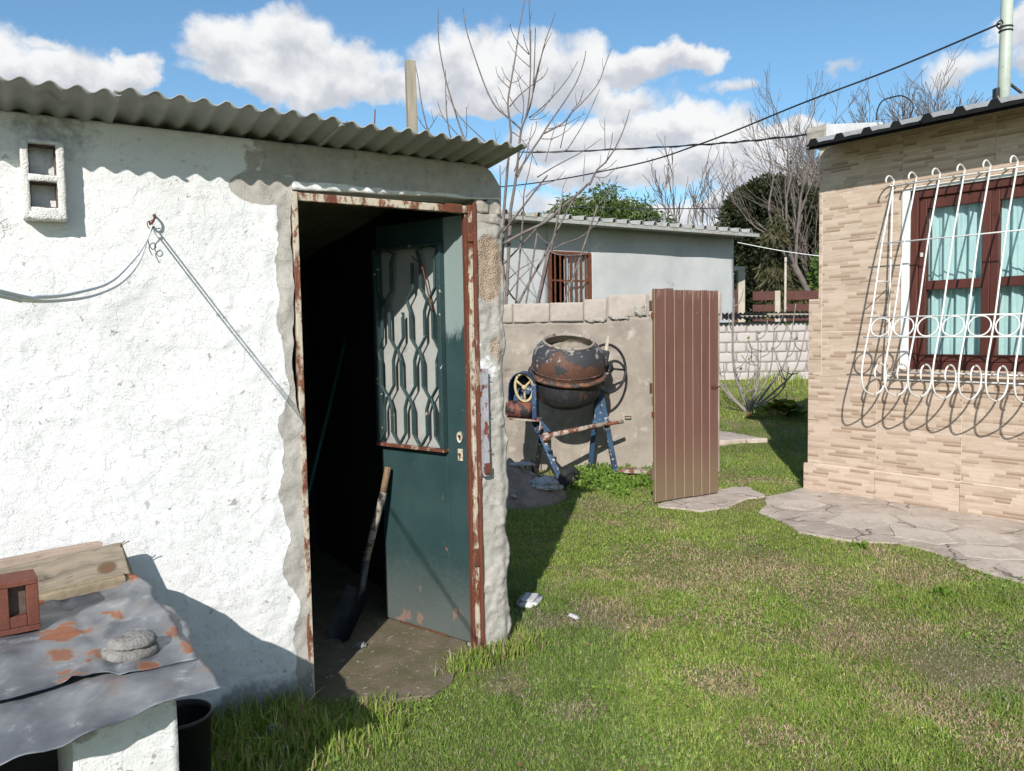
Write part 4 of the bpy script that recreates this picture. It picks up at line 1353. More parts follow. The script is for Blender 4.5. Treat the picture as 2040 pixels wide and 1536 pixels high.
# ------------------------------------------------------------ gate of brown boards
gate = thing('board_gate', 'tall brown painted board gate leaf standing in the lawn', 'gate', (1.203, 6.767, .024), 29.84)
xs_ = [0, .119, .222, .328, .431, .530, .624, .736]
for i in range(7):
    w = xs_[i + 1] - xs_[i] - (.008 if i % 2 else .005)
    hz = 1.802 + (.012 if i in (0, 1) else 0) + random.uniform(-.004, .003)
    bx = MB()
    # board with a shallow raised centre
    prof = [(0, .022), (0, .003), (.0035, -.001), (w - .0035, -.001), (w, .003), (w, .022)]
    hq = hz + random.uniform(-.003, .003)
    vs_ = [(x, y, 0) for x, y in prof] + [(x, y, hq) for x, y in prof]
    bx.add(vs_, [(5, 4, 3, 2, 1, 0), (6, 7, 8, 9, 10, 11)] + [(k, (k + 1) % 6, 6 + (k + 1) % 6, 6 + k) for k in range(6)])
    bo_ = bx.build('board', M['board'], gate, (xs_[i], random.uniform(-.0015, .0015), random.uniform(-.006, .0)))
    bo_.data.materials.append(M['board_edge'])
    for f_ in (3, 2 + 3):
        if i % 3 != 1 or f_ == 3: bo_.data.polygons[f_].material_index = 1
MB().box(.004, .732, .0235, .030, .02, 1.795).build('backing', M['board_edge'], gate)
for z in (.18, .92, 1.62):
    MB().box(.0, .736, .031, .065, z, z + .09).build('batten', M['board'], gate, bevel=.003)
rr_ = random.Random(3)
sc_me = MB().lathe([(0, -.0035), (.0035, -.003), (.005, 0)], 8, Matrix.Rotation(R(90), 4, 'X')).mesh('screw')
sc_me.materials.append(M['galv'])
for i in range(7):
    xc = (xs_[i] + xs_[i + 1]) / 2
    for z in (1.665, 1.62, .955, .915, .225, .185):
        if rr_.random() < .12: continue
        link('screw', sc_me, None, gate, (xc + rr_.uniform(-.03, .03) , -.0005, z + rr_.uniform(-.02, .02)))
MB().box(.655, .70, -.012, -.0015, .93, .965).build('latch', M['rust'], gate, bevel=.003)
MB().tube([(.64, -.014, .9475), (.735, -.014, .9475)], .006, 8).build('bolt', M['rust'], gate)
for z in (.72, 1.56):
    MB().box(-.018, .012, .0, .02, z, z + .05).build('hinge', M['rust'], gate, bevel=.003)
gp = rough_block('post', .075, .07, 1.835, .012, 9, M['creampost'], None, (1.203 + .8674 * .60 - .4976 * .11, 6.767 + .4976 * .60 + .8674 * .11, -.02), (0, 0, R(30)), seed=3, res=.05, nmax=40)
tag(gp, 'rough cement post behind the brown board gate', 'post')

# ------------------------------------------------------------ concrete mixer
def mixer():
    O_ = Vector((.55, 7.98, 0))
    t = thing('concrete_mixer', 'old rusty concrete mixer with blue frame before the cement wall', 'concrete mixer', O_)
    def V(x, y, z): return Vector((x, y, z)) - O_
    # drum axis leans to the viewer and a little to the right
    up = Vector((.045, -.30, 1)).normalized()
    q = Vector((0, 0, 1)).rotation_difference(up).to_matrix().to_4x4()
    c = V(.552, 7.99, 1.075)
    T = Matrix.Translation(c) @ q
    dent = lambda a, h: .006 * math.sin(3 * a + 1) + .004 * math.sin(7 * a + h * 9)
    MB().lathe([(.352, .018), (.360, .05), (.362, .12), (.352, .185), (.325, .245), (.285, .290), (.246, .318)], 64, T, jit=dent).build('drum_cone', M['drum_top'], t)
    MB().lathe([(.346, .018), (.352, .12), (.34, .19), (.275, .285), (.240, .312)], 48, T, jit=dent).build('drum_lining', M['crust'], t)
    MB().lathe([(.352, -.045), (.349, -.12), (.332, -.20), (.285, -.275), (.20, -.325), (.10, -.345), (.0, -.350)], 64, T, jit=dent).build('drum_bowl', M['drum_low'], t)
    MB().lathe([(.352, .017), (.372, .016), (.392, .006), (.394, -.010), (.384, -.026), (.366, -.030), (.354, -.044)], 72, T).build('drum_flange', M['ring_steel'], t)
    MB().lathe([(.352, .060), (.366, .057), (.366, .050), (.355, .046)], 64, T, jit=dent).build('drum_band', M['ring_steel'], t)
    # bolts round the flange
    mb = MB()
    for k in range(26):
        a = 2 * math.pi * k / 26
        mb.lathe([(0, .016), (.009, .014), (.009, .004)], 6, T @ Matrix.Translation((.378 * math.cos(a), .378 * math.sin(a), .004)), False)
    bo = mb.build('flange_bolts', M['ring_steel'], t); bo['kind'] = 'stuff'
    MB().lathe([(.236, .312), (.238, .332), (.250, .338), (.258, .330), (.257, .312), (.246, .306)], 64, T, jit=lambda a, h: .003 * math.sin(5 * a)).build('mouth_rim', M['mouth'], t)
    # dried mortar caked inside
    n = 40; vs_ = []; fs = []
    for i in range(14):
        for j in range(n):
            r = .335 * (i / 13); a = 2 * math.pi * j / n
            x, y = r * math.cos(a), r * math.sin(a)
            vs_.append((x, y, .10 + .13 * max(0, (y + x * .3) / .33) ** 1.1 + float(fbm(np.array([x * 16]), np.array([y * 16]), 2, 3)[0] - .5) * .10))
    for i in range(13):
        for j in range(n):
            fs.append((i * n + j, i * n + (j + 1) % n, (i + 1) * n + (j + 1) % n, (i + 1) * n + j))
    MB().add(vs_, fs, True, T).build('mortar_crust', M['crust'], t)
    # chips of old paint hanging on the bowl
    # yoke
    yk = [V(.205, 7.98, 1.13), V(.16, 7.98, 1.02), V(.17, 7.96, .86), V(.215, 7.9, .66)]
    MB().tube(smooth_pts(yk, 4), .026, 10).build('yoke', M['mix_dark'], t)
    yk = [V(.915, 8.06, 1.24), V(.935, 8.08, 1.10), V(.905, 8.10, .96), V(.872, 8.1, .90)]
    MB().tube(smooth_pts(yk, 4), .026, 10).build('yoke', M['mix_dark'], t)
    # hand wheel: rim, spokes, hub
    hc = V(.975, 8.16, 1.10); hn = Vector((.55, -.80, .08)).normalized()
    Th = Matrix.Translation(hc) @ Vector((0, 0, 1)).rotation_difference(hn).to_matrix().to_4x4()
    pts = [(.245 * math.cos(2 * math.pi * k / 48), .245 * math.sin(2 * math.pi * k / 48), 0) for k in range(48)]
    hw = MB().tube([Th @ Vector(p) for p in pts], .0135, 8, closed=True).build('hand_wheel', M['mix_dark'], t)
    for k in range(3):
        a = 2 * math.pi * k / 3 + .5
        MB().tube([Th @ Vector((0, 0, .0)), Th @ Vector((.242 * math.cos(a), .242 * math.sin(a), 0))], .011, 8).build('spoke', M['mix_dark'], hw)
    MB().tube([Th @ Vector((0, 0, .05)), Th @ Vector((0, 0, -.06))], .04, 14).build('hub', M['mix_dark'], hw)
    # pinion block and lever at the right bearing
    MB().box(-.04, .04, -.05, .05, -.07, .09, Matrix.Translation(V(.925, 8.03, 1.20)) @ Matrix.Rotation(.2, 4, 'Y')).build('bearing', M['mix_dark'], t, bevel=.012)
    MB().box(-.016, .016, -.012, .012, 0, .20, Matrix.Translation(V(.935, 8.02, 1.235)) @ Matrix.Rotation(.16, 4, 'Y')).build('lever', M['creampost'], t, bevel=.004)
    # frame
    def bar(name, a, b, w, d_, mat, up_=Vector((0, -1, 0))):
        a = V(*a); b = V(*b)
        z = (b - a).normalized(); x = up_.cross(z).normalized(); y = z.cross(x)
        T_ = Matrix((x, y, z)).transposed().to_4x4(); T_.translation = a
        return MB().box(-w / 2, w / 2, -d_ / 2, d_ / 2, 0, (b - a).length, T_).build(name, mat, t, bevel=.005)
    bar('leg', (.868, 8.10, 1.02), (1.052, 8.10, -.01), .052, .052, M['mix_blue'])
    bar('leg', (.87, 8.13, .94), (.80, 8.36, -.01), .048, .048, M['mix_blue'])
    bar('leg', (.195, 7.83, .70), (.262, 7.79, .50), .075, .055, M['mix_blue'])
    bar('leg', (.250, 7.79, .55), (.462, 7.72, .03), .055, .055, M['mix_blue'])
    bar('leg', (.300, 7.86, .56), (.225, 8.26, -.01), .055, .055, M['mix_dark'])
    # gusset at the right leg
    MB().prism([(0, 0), (.13, 0), (.055, .22), (.02, .22)], -.012, .012, Matrix.Translation(V(.815, 8.055, .545)) @ Matrix.Rotation(R(90), 4, 'X')).build('gusset', M['mix_blue'], t, bevel=.003)
    MB().prism([(0, 0), (.15, .02), (.03, .17)], -.012, .012, Matrix.Translation(V(.22, 7.745, .50)) @ Matrix.Rotation(R(90), 4, 'X')).build('gusset', M['mix_blue'], t, bevel=.003)
    MB().tube([V(.345, 7.77, .475), V(.99, 8.07, .552)], .026, 12).build('cross_bar', M['mix_bar'], t)
    MB().tube([V(.94, 8.04, .545), V(1.12, 8.10, .562)], .019, 12).build('bar_end', M['mix_bar'], t)
    MB().lathe([(.0, -.04), (.05, -.04), (.06, -.02), (.06, .03), (.0, .04)], 20, Matrix.Translation(V(.325, 7.76, .46)) @ Matrix.Rotation(R(70), 4, 'Y'), jit=lambda a, h: .01 * math.sin(3 * a)).build('clamp', M['mix_bar'], t)
    # motor housing: arched cover with an open front
    mh = bpy.data.objects.new('motor_housing', None); col.objects.link(mh); mh.parent = t
    mh.location = V(.085, 7.78, .655); mh.rotation_euler = (0, R(4), R(-8))
    arc = [(-.13, 0), (-.13, .30)] + [(-.13 + .13 * (1 - math.cos(a)), .30 + .15 * math.sin(a)) for a in [math.pi * k / 12 for k in range(1, 12)]] + [(.13, .30), (.165, .0)]
    k = len(arc)
    vs_ = []
    for y in (-.10, .14):
        vs_ += [(x, y, z) for x, z in arc]
    inn = [(x * .95, z * .985) for x, z in arc]
    for y in (-.10, .14):
        vs_ += [(x, y, z) for x, z in inn]
    fs = []
    for i in range(k - 1):
        fs += [(i, i + 1, k + i + 1, k + i), (2 * k + i + 1, 2 * k + i, 3 * k + i, 3 * k + i + 1), (i + 1, i, 2 * k + i, 2 * k + i + 1)]
    MB().add(vs_, fs).build('cover', M['mix_blue'], mh)
    MB().prism(arc, .135, .141, Matrix.Rotation(R(90), 4, 'X') @ Matrix.Diagonal((.99, .99, -1, 1))).build('back_plate', M['mix_blue'], mh)
    MB().box(-.14, .19, -.115, .14, -.016, -.001).build('base_plate', M['mix_bar'], mh, bevel=.002)
    MB().box(.118, .162, -.112, -.1005, .0, .33, Matrix.Rotation(R(-4), 4, 'Y')).build('flange', M['mix_blue'], mh, bevel=.003)
    pts = [(.085 * math.cos(2 * math.pi * q_ / 28), .0, .135 * math.sin(2 * math.pi * q_ / 28)) for q_ in range(28)]
    Tp = Matrix.Translation((.018, -.06, .30)) @ Matrix.Rotation(R(-12), 4, 'Y') @ Matrix.Rotation(R(18), 4, 'Z')
    pu = MB().tube([Tp @ Vector(p) for p in pts], .014, 8, closed=True).build('pulley', M['pulley'], mh)
    for a in (0.4, 2.5, 4.6):
        MB().tube([Tp @ Vector((0, 0, 0)), Tp @ Vector((.085 * math.cos(a), 0, .135 * math.sin(a)))], .011, 8).build('spoke', M['pulley'], pu)
    MB().tube([Tp @ Vector((0, .02, 0)), Tp @ Vector((0, -.03, 0))], .024, 14).build('hub', M['pulley'], pu)
    mo = MB().lathe([(0, -.13), (.06, -.13), (.078, -.115), (.08, .10), (.07, .12), (0, .125)], 28, Matrix.Translation((-.02, -.03, .085)) @ Matrix.Rotation(R(90), 4, 'Y')).build('motor', M['motor'], mh)
    MB().tube(smooth_pts([(.16, -.09, .02), (.2, -.10, -.03), (.19, -.10, -.10), (.22, -.09, -.06)], 4), .009, 6).build('pin', M['mix_bar'], mh)
    MB().tube(smooth_pts([V(.13, 7.72, .62), V(.115, 7.70, .4), V(.12, 7.71, .22), V(.10, 7.75, .05)], 5), .006, 6).build('cord', M['cableblack'], t)
    # wheels
    for (x, y, z, yaw) in ((.535, 7.60, .055, 14), (.13, 8.10, .055, 10)):
        Tw = Matrix.Translation(V(x, y, z)) @ Matrix.Rotation(R(yaw), 4, 'Z') @ Matrix.Rotation(R(90), 4, 'Y')
        w = MB().lathe([(.085, -.035), (.128, -.036), (.142, -.020), (.145, .0), (.142, .020), (.128, .036), (.085, .035)], 40, Matrix.Translation(V(x, y, z)) @ Matrix.Rotation(R(yaw - 62), 4, 'Z') @ Matrix.Rotation(R(90), 4, 'Y')).build('wheel', M['rubber'], t)
        MB().lathe([(0, -.02), (.03, -.03), (.085, -.024), (.086, .024), (.03, .03), (0, .02)], 30, Matrix.Translation(V(x, y, z)) @ Matrix.Rotation(R(yaw - 62), 4, 'Z') @ Matrix.Rotation(R(90), 4, 'Y')).build('rim', M['mix_dark'], w)
    MB().tube([V(.13, 8.10, .055), V(.535, 7.60, .055)], .016, 8).build('axle', M['mix_dark'], t)


mixer()


RUB = []


def sand_pile():
    n = 130
    xs = np.linspace(-.62, .55, n); ys = np.linspace(-.5, .6, n)
    X, Y = np.meshgrid(xs, ys)
    r = np.hypot((X + .05) / .55, Y / .45)
    r = r * (.85 + .35 * fbm(X * 3.2 + 4, Y * 3.2, 8, 3))
    Z = .34 * np.clip(1 - r, 0, 1) ** .95 + (fbm(X * 7, Y * 7, 2, 4) - .5) * .13 * np.clip(1.15 - r, 0, 1) + (fbm(X * 30, Y * 30, 6, 3) - .5) * .03 * np.clip(1.1 - r, 0, 1) - .03 * (r > .96)
    i = np.arange(n * n).reshape(n, n)
    F = np.stack([i[:-1, :-1], i[:-1, 1:], i[1:, 1:], i[1:, :-1]], -1).reshape(-1, 4)
    o = link('sand_pile', mesh_np('sand_pile', np.stack([X, Y, Z], -1).reshape(-1, 3), F), M['soil'], None, (.0, 7.22, 0.0))
    tag(o, 'heap of sandy soil and rubble in the shade beside the mixer', 'sand pile')
    rr = random.Random(31)
    base = [rough_block('rubble', .07, .055, .04, .012, 30, M['cement'], o, (.1, -.2, .05), seed=q * 1.3, res=.012, round_=1.0) for q in range(3)]
    for q in range(22):
        a = rr.uniform(0, 6.28); d_ = rr.uniform(.1, .85)
        x, y = -.05 + .55 * d_ * math.cos(a), .45 * d_ * math.sin(a)
        b_ = base.pop() if base else link('rubble', rr.choice(RUB), None, o)
        if q < 3: RUB.append(b_.data)
        b_.location = (x, y, .32 * (1 - d_) ** .95 + .005); b_.rotation_euler = (rr.uniform(-.4, .4), rr.uniform(-.4, .4), rr.uniform(0, 6)); b_.scale = [rr.uniform(.4, 1.2)] * 3


sand_pile()


def crumple(name, label, loc, sx, sy, sz, mat, seed, cat):
    bm = bmesh.new(); bmesh.ops.create_icosphere(bm, subdivisions=4, radius=1.0)
    co = np.array([v.co for v in bm.verts])
    d = .75 + .5 * np.abs(fbm(co[:, 0] * 2.2 + seed, co[:, 1] * 2.2, co[:, 2] * 2.2, 4) - .5) * 4 * .5
    P = co * d[:, None] * np.array([sx, sy, sz])
    P[:, 2] = np.maximum(P[:, 2], -.3 * sz)
    for v, c in zip(bm.verts, P): v.co = c
    me = bpy.data.meshes.new(name); bm.to_mesh(me); bm.free()
    return tag(link(name, me, mat, None, loc), label, cat)


crumple('plastic_bag', 'crumpled clear plastic bag lying on the soil heap', (.27, 7.03, .13), .15, .10, .09, M['plastic_bag'], 2.0, 'plastic bag')
crumple('plastic_strip', 'pale torn plastic strip on the soil heap by the shed pillar', (.07, 7.16, .30), .14, .05, .025, M['plastic_bag'], 5.0, 'plastic scrap')
_bs = MB().prism(ragged([(-.28, -.05), (.25, -.08), (.28, .06), (-.2, .09)], .06, .015, 4), 0, .035)
tag(_bs.build('concrete_slab', M['mix_bar'], None, (1.36, 8.16, .02), (0, .05, -.1)), 'broken paint stained slab at the foot of the cement wall', 'slab')

# ------------------------------------------------------------ tiled house
H0 = Vector((2.708, 7.356, 0)); HA = -51.31
house = thing('house', 'house clad in beige strip tiles with a barred wooden window', 'house', H0, HA)
# local: x along the wall to the right, y into the house, z up
WX0, WX1, WZ0, WZ1 = .862, 2.16, 1.10, 2.60
core = M['grout']
MB().box(.12, WX0, 0, .2, .0, 3.081).build('wall', core, house)
MB().box(WX1, 6.0, 0, .2, .0, 3.081).build('wall', core, house)
MB().box(WX0, WX1, 0, .2, .0, WZ0).build('wall', core, house)
MB().box(WX0, WX1, 0, .2, WZ1, 3.081).build('wall', core, house)
MB().box(.12, .32, .2, 5.0, .0, 3.06).build('wall', M['whitepaint'], house)
MB().box(.32, 6.0, 4.8, 5.0, .0, 4.2).build('wall', M['whitepaint'], house)
MB().box(5.8, 6.0, .2, 4.8, .0, 3.3).build('wall', M['whitepaint'], house)
MB().box(.33, 5.79, 1.6, 1.7, .0, 3.05).build('wall', M['dark_inside'], house)
MB().box(.012, .119, .004, .26, .0, 1.722).build('pier', core, house)
tile_cache = {}


def tile(x0, x1, z0, z1, y=-.0035, gap=.0016, name='tile'):
    w, h = round(x1 - x0 - 2 * gap, 4), round(z1 - z0 - 2 * gap, 4)
    if w < .01 or h < .01: return
    if (w, h) not in tile_cache:
        me = MB().add([(a, b, c) for (a, c) in ((0, 0), (w, 0), (w, h), (0, h)) for b in (.0085,)] +
                      [(.002, 0, .002), (w - .002, 0, .002), (w - .002, 0, h - .002), (.002, 0, h - .002)],
                      [(4, 5, 6, 7), (0, 1, 5, 4), (1, 2, 6, 5), (2, 3, 7, 6), (3, 0, 4, 7)]).mesh('tile')
        me.materials.append(M['tile']); tile_cache[(w, h)] = me
    link(name, tile_cache[(w, h)], None, house, (x0 + gap, y, z0 + gap))


def rects(x0, x1, z0, z1):
    """a tile cut round the window opening"""
    a0, a1, b0, b1 = WX0 - .012, WX1 + .012, WZ0 - .012, WZ1 + .012
    if x1 <= a0 or x0 >= a1 or z1 <= b0 or z0 >= b1:
        return [(x0, x1, z0, z1)]
    out = []
    if x0 < a0: out.append((x0, a0, z0, z1))
    if x1 > a1: out.append((a1, x1, z0, z1))
    m0, m1 = max(x0, a0), min(x1, a1)
    if z0 < b0: out.append((m0, m1, z0, b0))
    if z1 > b1: out.append((m0, m1, b1, z1))
    return out


zr = [.245, .640, 1.05, 1.448, 1.845, 2.242, 2.652, 3.058]
for i in range(7):
    xr = [.013, .657, 1.347, 2.04, 2.735, 3.43, 4.12, 4.8, 5.5] if i < 2 else [.144, .851, 1.548, 2.25, 2.95, 3.65, 4.35, 5.05, 5.75]
    for j in range(len(xr) - 1):
        for q in rects(xr[j], xr[j + 1], zr[i], zr[i + 1]):
            tile(*q)
    if i in (2, 3): tile(.013, .1425, zr[i], min(zr[i + 1], 1.722))
    if i == 3: pass
for z0, z1 in ((1.845, 2.242), (2.242, 2.652), (2.652, 3.058), (1.724, 1.845)):
    tile(.108, .1425, z0, z1)
tile(.013, .1425, 1.4485, 1.722) if False else None
for j, (a, b) in enumerate(((-.014, .657), (.657, 1.347), (1.347, 2.04), (2.04, 2.735), (2.735, 3.43), (3.43, 4.12))):
    MB().add([(a + .0015, .0, .0), (b - .0015, .0, .0), (b - .0015, .0, .238), (a + .0015, .0, .238), (a + .0015, -.024, .0), (b - .0015, -.024, .0), (b - .0015, -.024, .232), (a + .0015, -.024, .232)],
             [(4, 5, 6, 7), (0, 1, 5, 4), (1, 2, 6, 5), (2, 3, 7, 6), (3, 0, 4, 7)]).build('skirting_tile', M['tile'], house)
MB().box(.02, .118, -.004, .26, 1.7225, 1.735).build('pier_cap', core, house)


def house_window():
    w = bpy.data.objects.new('window', None); col.objects.link(w); w.parent = house
    w['label'] = 'red brown wooden window with teal curtains'
    rv = M['whitepaint']
    MB().box(WX0 - .010, WX0 + .052, -.012, .12, WZ0, WZ1).build('reveal', rv, w, bevel=.004)
    MB().box(WX1 - .05, WX1 + .010, -.012, .12, WZ0, WZ1).build('reveal', rv, w, bevel=.004)
    MB().box(WX0 + .0525, WX1 - .0505, -.011, .12, WZ1 - .022, WZ1 + .008).build('reveal', rv, w, bevel=.004)
    MB().box(WX0 - .03, WX1 + .03, -.045, .12, WZ0 - .03, WZ0 + .028).build('sill', M['tile'], w, bevel=.004)
    ww = M['winwood']
    a0, a1, b0, b1 = WX0 + .053, WX1 - .051, WZ0 + .029, WZ1 - .023
    for (x0, x1, z0, z1) in ((a0, a0 + .060, b0, b1), (a1 - .060, a1, b0, b1), (a0 + .0605, a1 - .0605, b0, b0 + .062), (a0 + .0605, a1 - .0605, b1 - .062, b1)):
        MB().box(x0, x1, .008, .10, z0, z1).build('frame', ww, w, bevel=.006)
    mid = (a0 + a1) / 2
    for k, (s0, s1) in enumerate(((a0 + .062, mid - .001), (mid + .001, a1 - .062))):
        z0, z1 = b0 + .064, b1 - .064
        e = .058
        for (x0, x1, q0, q1) in ((s0, s0 + e, z0, z1), (s1 - e, s1, z0, z1), (s0 + e + .0005, s1 - e - .0005, z0, z0 + e), (s0 + e + .0005, s1 - e - .0005, z1 - e - .03, z1), (s0 + e + .0005, s1 - e - .0005, 1.772, 1.846)):
            MB().box(x0, x1, .028, .075, q0, q1).build('sash', ww, w, bevel=.005)
        for (q0, q1) in ((z0 + e, 1.772), (1.846, z1 - e - .03)):
            MB().box(s0 + e - .004, s1 - e + .004, .054, .058, q0 - .004, q1 + .004).build('pane', M['glass'], w)
        # pleated curtain
        n = 90; vs_ = []; fs = []
        for zi, z in enumerate(np.linspace(z0 + .02, z1 - .03, 14)):
            for i in range(n):
                u = i / (n - 1); x = s0 + .01 + (s1 - s0 - .02) * u
                y = .115 + .018 * math.sin(u * 34 + k * 2 + .5 * math.sin(u * 9)) + .008 * math.sin(u * 71 + zi * .15)
                vs_.append((x, y, float(z)))
        for zi in range(13):
            for i in range(n - 1):
                a = zi * n + i
                fs.append((a, a + 1, a + n + 1, a + n))
        MB().add(vs_, fs, True).build('curtain', M['curtain'], w)
    MB().lathe([(0, -.012), (.010, -.011), (.012, 0)], 12, Matrix.Translation((mid + .03, .024, 2.32)) @ Matrix.Rotation(R(90), 4, 'X')).build('latch', M['mix_dark'], w)
    lk = MB().box(a0 + .075, a0 + .098, .014, .0275, 2.04, 2.075).build('latch', M['whitemetal'], w, bevel=.004)


house_window()


def window_grille():
    g_ = bpy.data.objects.new('window_grille', None); col.objects.link(g_); g_.parent = house
    g_['label'] = 'white wrought iron window grille bellied at the bottom with a row of rings'
    gm = M['grille_white']
    prof = [(.17, 2.648), (.176, 2.668), (.160, 2.692), (.128, 2.706), (.090, 2.702), (.060, 2.684), (.048, 2.655), (.135, 2.41), (.222, 2.165), (.305, 1.86), (.385, 1.555), (.455, 1.36), (.512, 1.20), (.526, 1.085),
            (.505, 1.01), (.455, .962), (.335, .930), (.235, .945), (.165, .985), (.128, 1.05), (.135, 1.115), (.175, 1.162), (.235, 1.178), (.295, 1.155), (.318, 1.105), (.305, 1.065), (.287, 1.05)]
    pp = smooth_pts([(0, -o, z) for o, z in prof], 4)
    bar_me = MB().tube(pp, .0070, 8).mesh('bar'); bar_me.materials.append(gm)
    ts = [.797 + .1825 * i for i in range(9)]
    for t in ts: link('bar', bar_me, None, g_, (t, 0, 0))
    x0, x1 = ts[0] - .035, ts[-1] + .035
    MB().tube([(x0 + .04, -.062, 2.632), (x1 - .04, -.062, 2.632)], .0075, 8).build('rail', gm, g_)
    for (o, z) in ((.225, 2.155), (.388, 1.556), (.440, 1.398)):
        MB().tube([(x0, -o, z), (x1, -o, z)], .0058, 8).build('rail', gm, g_)
    for (o, z) in ((.105, 1.105), (.120, 1.045)):
        MB().tube([(x0 + .02, -o, z), (x1, -o, z)], .0058, 8).build('rail', gm, g_)
    # rings between the two rails
    rm = MB().tube([(.076 * math.cos(2 * math.pi * k / 32), -.0, .076 * math.sin(2 * math.pi * k / 32)) for k in range(32)], .0058, 8, closed=True).mesh('ring'); rm.materials.append(gm)
    tilt = math.atan2(.440 - .388, 1.556 - 1.398)
    for i in range(8):
        link('ring', rm, None, g_, ((ts[i] + ts[i + 1]) / 2, -.414, 1.477), (-tilt, 0, 0))
    # end panels tied back to the wall
    for t in (ts[0], ts[-1]):
        MB().tube([(t, -.058, 2.64), (t, -.09, 1.56), (t, -.115, 1.10)], .0062, 8).build('side_bar', gm, g_)
        for (z, o) in ((1.85, .305),):
            MB().tube([(t, -.083, z), (t, -o, z)], .005, 8).build('side_rung', gm, g_)
        for z in (2.632, 1.556, 1.07):
            MB().tube([(t, .0, z), (t, -.105, z)], .006, 8).build('bracket', gm, g_)


window_grille()


def house_roof():
    rf = bpy.data.objects.new('roof', None); col.objects.link(rf); rf.parent = house
    sl = math.tan(R(13.8)); oh = .40; ze = 2.985
    def zz(y): return ze + (y + oh) * sl
    # trapezoid ribbed sheets
    per = .232
    for k in range(6):
        xa, xb = .235 + k * .93, .235 + (k + 1) * .93 + .03
        pr = []
        x = xa
        while x < xb - .01:
            for dx, h in ((0, 0), (.012, .0), (.035, .040), (.070, .040), (.093, 0), (.15, .004)):
                if x + dx <= xb: pr.append((x + dx, h))
            x += per
        pr.append((xb, 0))
        vs_ = []; fs = []
        n = len(pr)
        lift = .006 * (k % 2)
        for d_ in (0, -.0025):
            for y in (-oh, 1.2, 4.6):
                vs_ += [(x_, y, zz(y) + h + .042 + lift + d_) for x_, h in pr]
        for r_ in range(2):
            for i in range(n - 1):
                a = r_ * n + i
                fs.append((a, a + 1, a + n + 1, a + n)); fs.append((a + 3 * n, a + 3 * n + n, a + 3 * n + n + 1, a + 3 * n + 1))
        for i in range(n - 1): fs.append((i + 1, i, 3 * n + i, 3 * n + i + 1))
        MB().add(vs_, fs).build('roof_sheet', M['roof_metal'], rf)
        # black strip along the ribs, coloured for the shade in their open ends
        vs_ = []; fs = []
        for (y, dz0, dz1) in ((-oh - .024, -.030, .0005), (-oh + .003, -.030, .0005)):
            for x_, h in pr:
                vs_ += [(x_, y, zz(y) + .022), (x_, y, zz(y) + h + .042 + lift + dz1 + .002)]
        for i in range(n - 1):
            a = 2 * i
            fs += [(a, a + 2, a + 3, a + 1), (2 * n + a, 2 * n + a + 1, 2 * n + a + 3, 2 * n + a + 2), (a + 1, a + 3, 2 * n + a + 3, 2 * n + a + 1), (a, 2 * n + a, 2 * n + a + 2, a + 2)]
        MB().add(vs_, fs).build('rib_end_shade', M['roof_dark'], rf)
    MB().box(.24, 5.8, -oh + .004, -oh + .022, zz(-oh) + .0005, zz(-oh) + .044).build('fascia', M['roof_dark'], rf)
    # boarded soffit
    y = -oh + .024; k = 0
    while y < -.004:
        y2 = min(y + .095, -.002)
        MB().add([(.20, y, zz(y)), (5.8, y, zz(y)), (5.8, y2 - .004, zz(y2 - .004)), (.20, y2 - .004, zz(y2 - .004)), (.20, y, zz(y) + .016), (5.8, y, zz(y) + .016), (5.8, y2 - .004, zz(y2 - .004) + .016), (.20, y2 - .004, zz(y2 - .004) + .016)],
                 [(0, 3, 2, 1), (4, 5, 6, 7), (0, 1, 5, 4), (1, 2, 6, 5), (2, 3, 7, 6), (3, 0, 4, 7)]).build('soffit_board', M['soffit'], rf)
        y += .098; k += 1
    # gable parapet: whitewashed flank, bare cement end
    def pz(y): return 3.262 + (y + .03) * .165
    vs_ = [(.0, -.03, 3.10), (.185, -.03, 3.10), (.185, .98, 3.10), (.0, .98, 3.10), (.0, -.03, pz(-.03) - .03), (.03, -.03, pz(-.03)), (.185, -.03, pz(-.03)), (.185, .98, pz(.98)), (.0, .98, pz(.98))]
    MB().add(vs_, [(1, 2, 7, 6), (0, 4, 8, 3), (4, 5, 6, 7, 8), (2, 3, 8, 7), (0, 3, 2, 1)]).build('parapet', M['whitepaint'], rf)
    rough_slab('parapet_end', .0, .184, 3.075, 3.258, .04, .012, lambda X, Z: (fbm(X * 20, Z * 20, 3, 3) - .5) * .012 + .002 + .012 * (np.abs(Z - 3.215) < .008), M['cement'], rf, None, None, y=-.035)


house_roof()


def loop_wire():
    c = H0 + Vector((math.cos(R(HA)) * .60 - math.sin(R(HA)) * .35, math.sin(R(HA)) * .60 + math.cos(R(HA)) * .35, 3.28))
    pts = [(-.16, 0, .02), (-.15, 0, .10), (-.11, 0, .17), (-.03, .02, .19), (.06, .02, .18), (.14, .02, .11), (.15, .02, .05), (.12, .02, -.02)]
    o = MB().tube(smooth_pts(pts, 5), .006, 6).build('wire_loop', M['cableblack'], None, c, (0, 0, R(HA)))
    tag(o, 'loop of black wire standing on the house roof', 'wire')


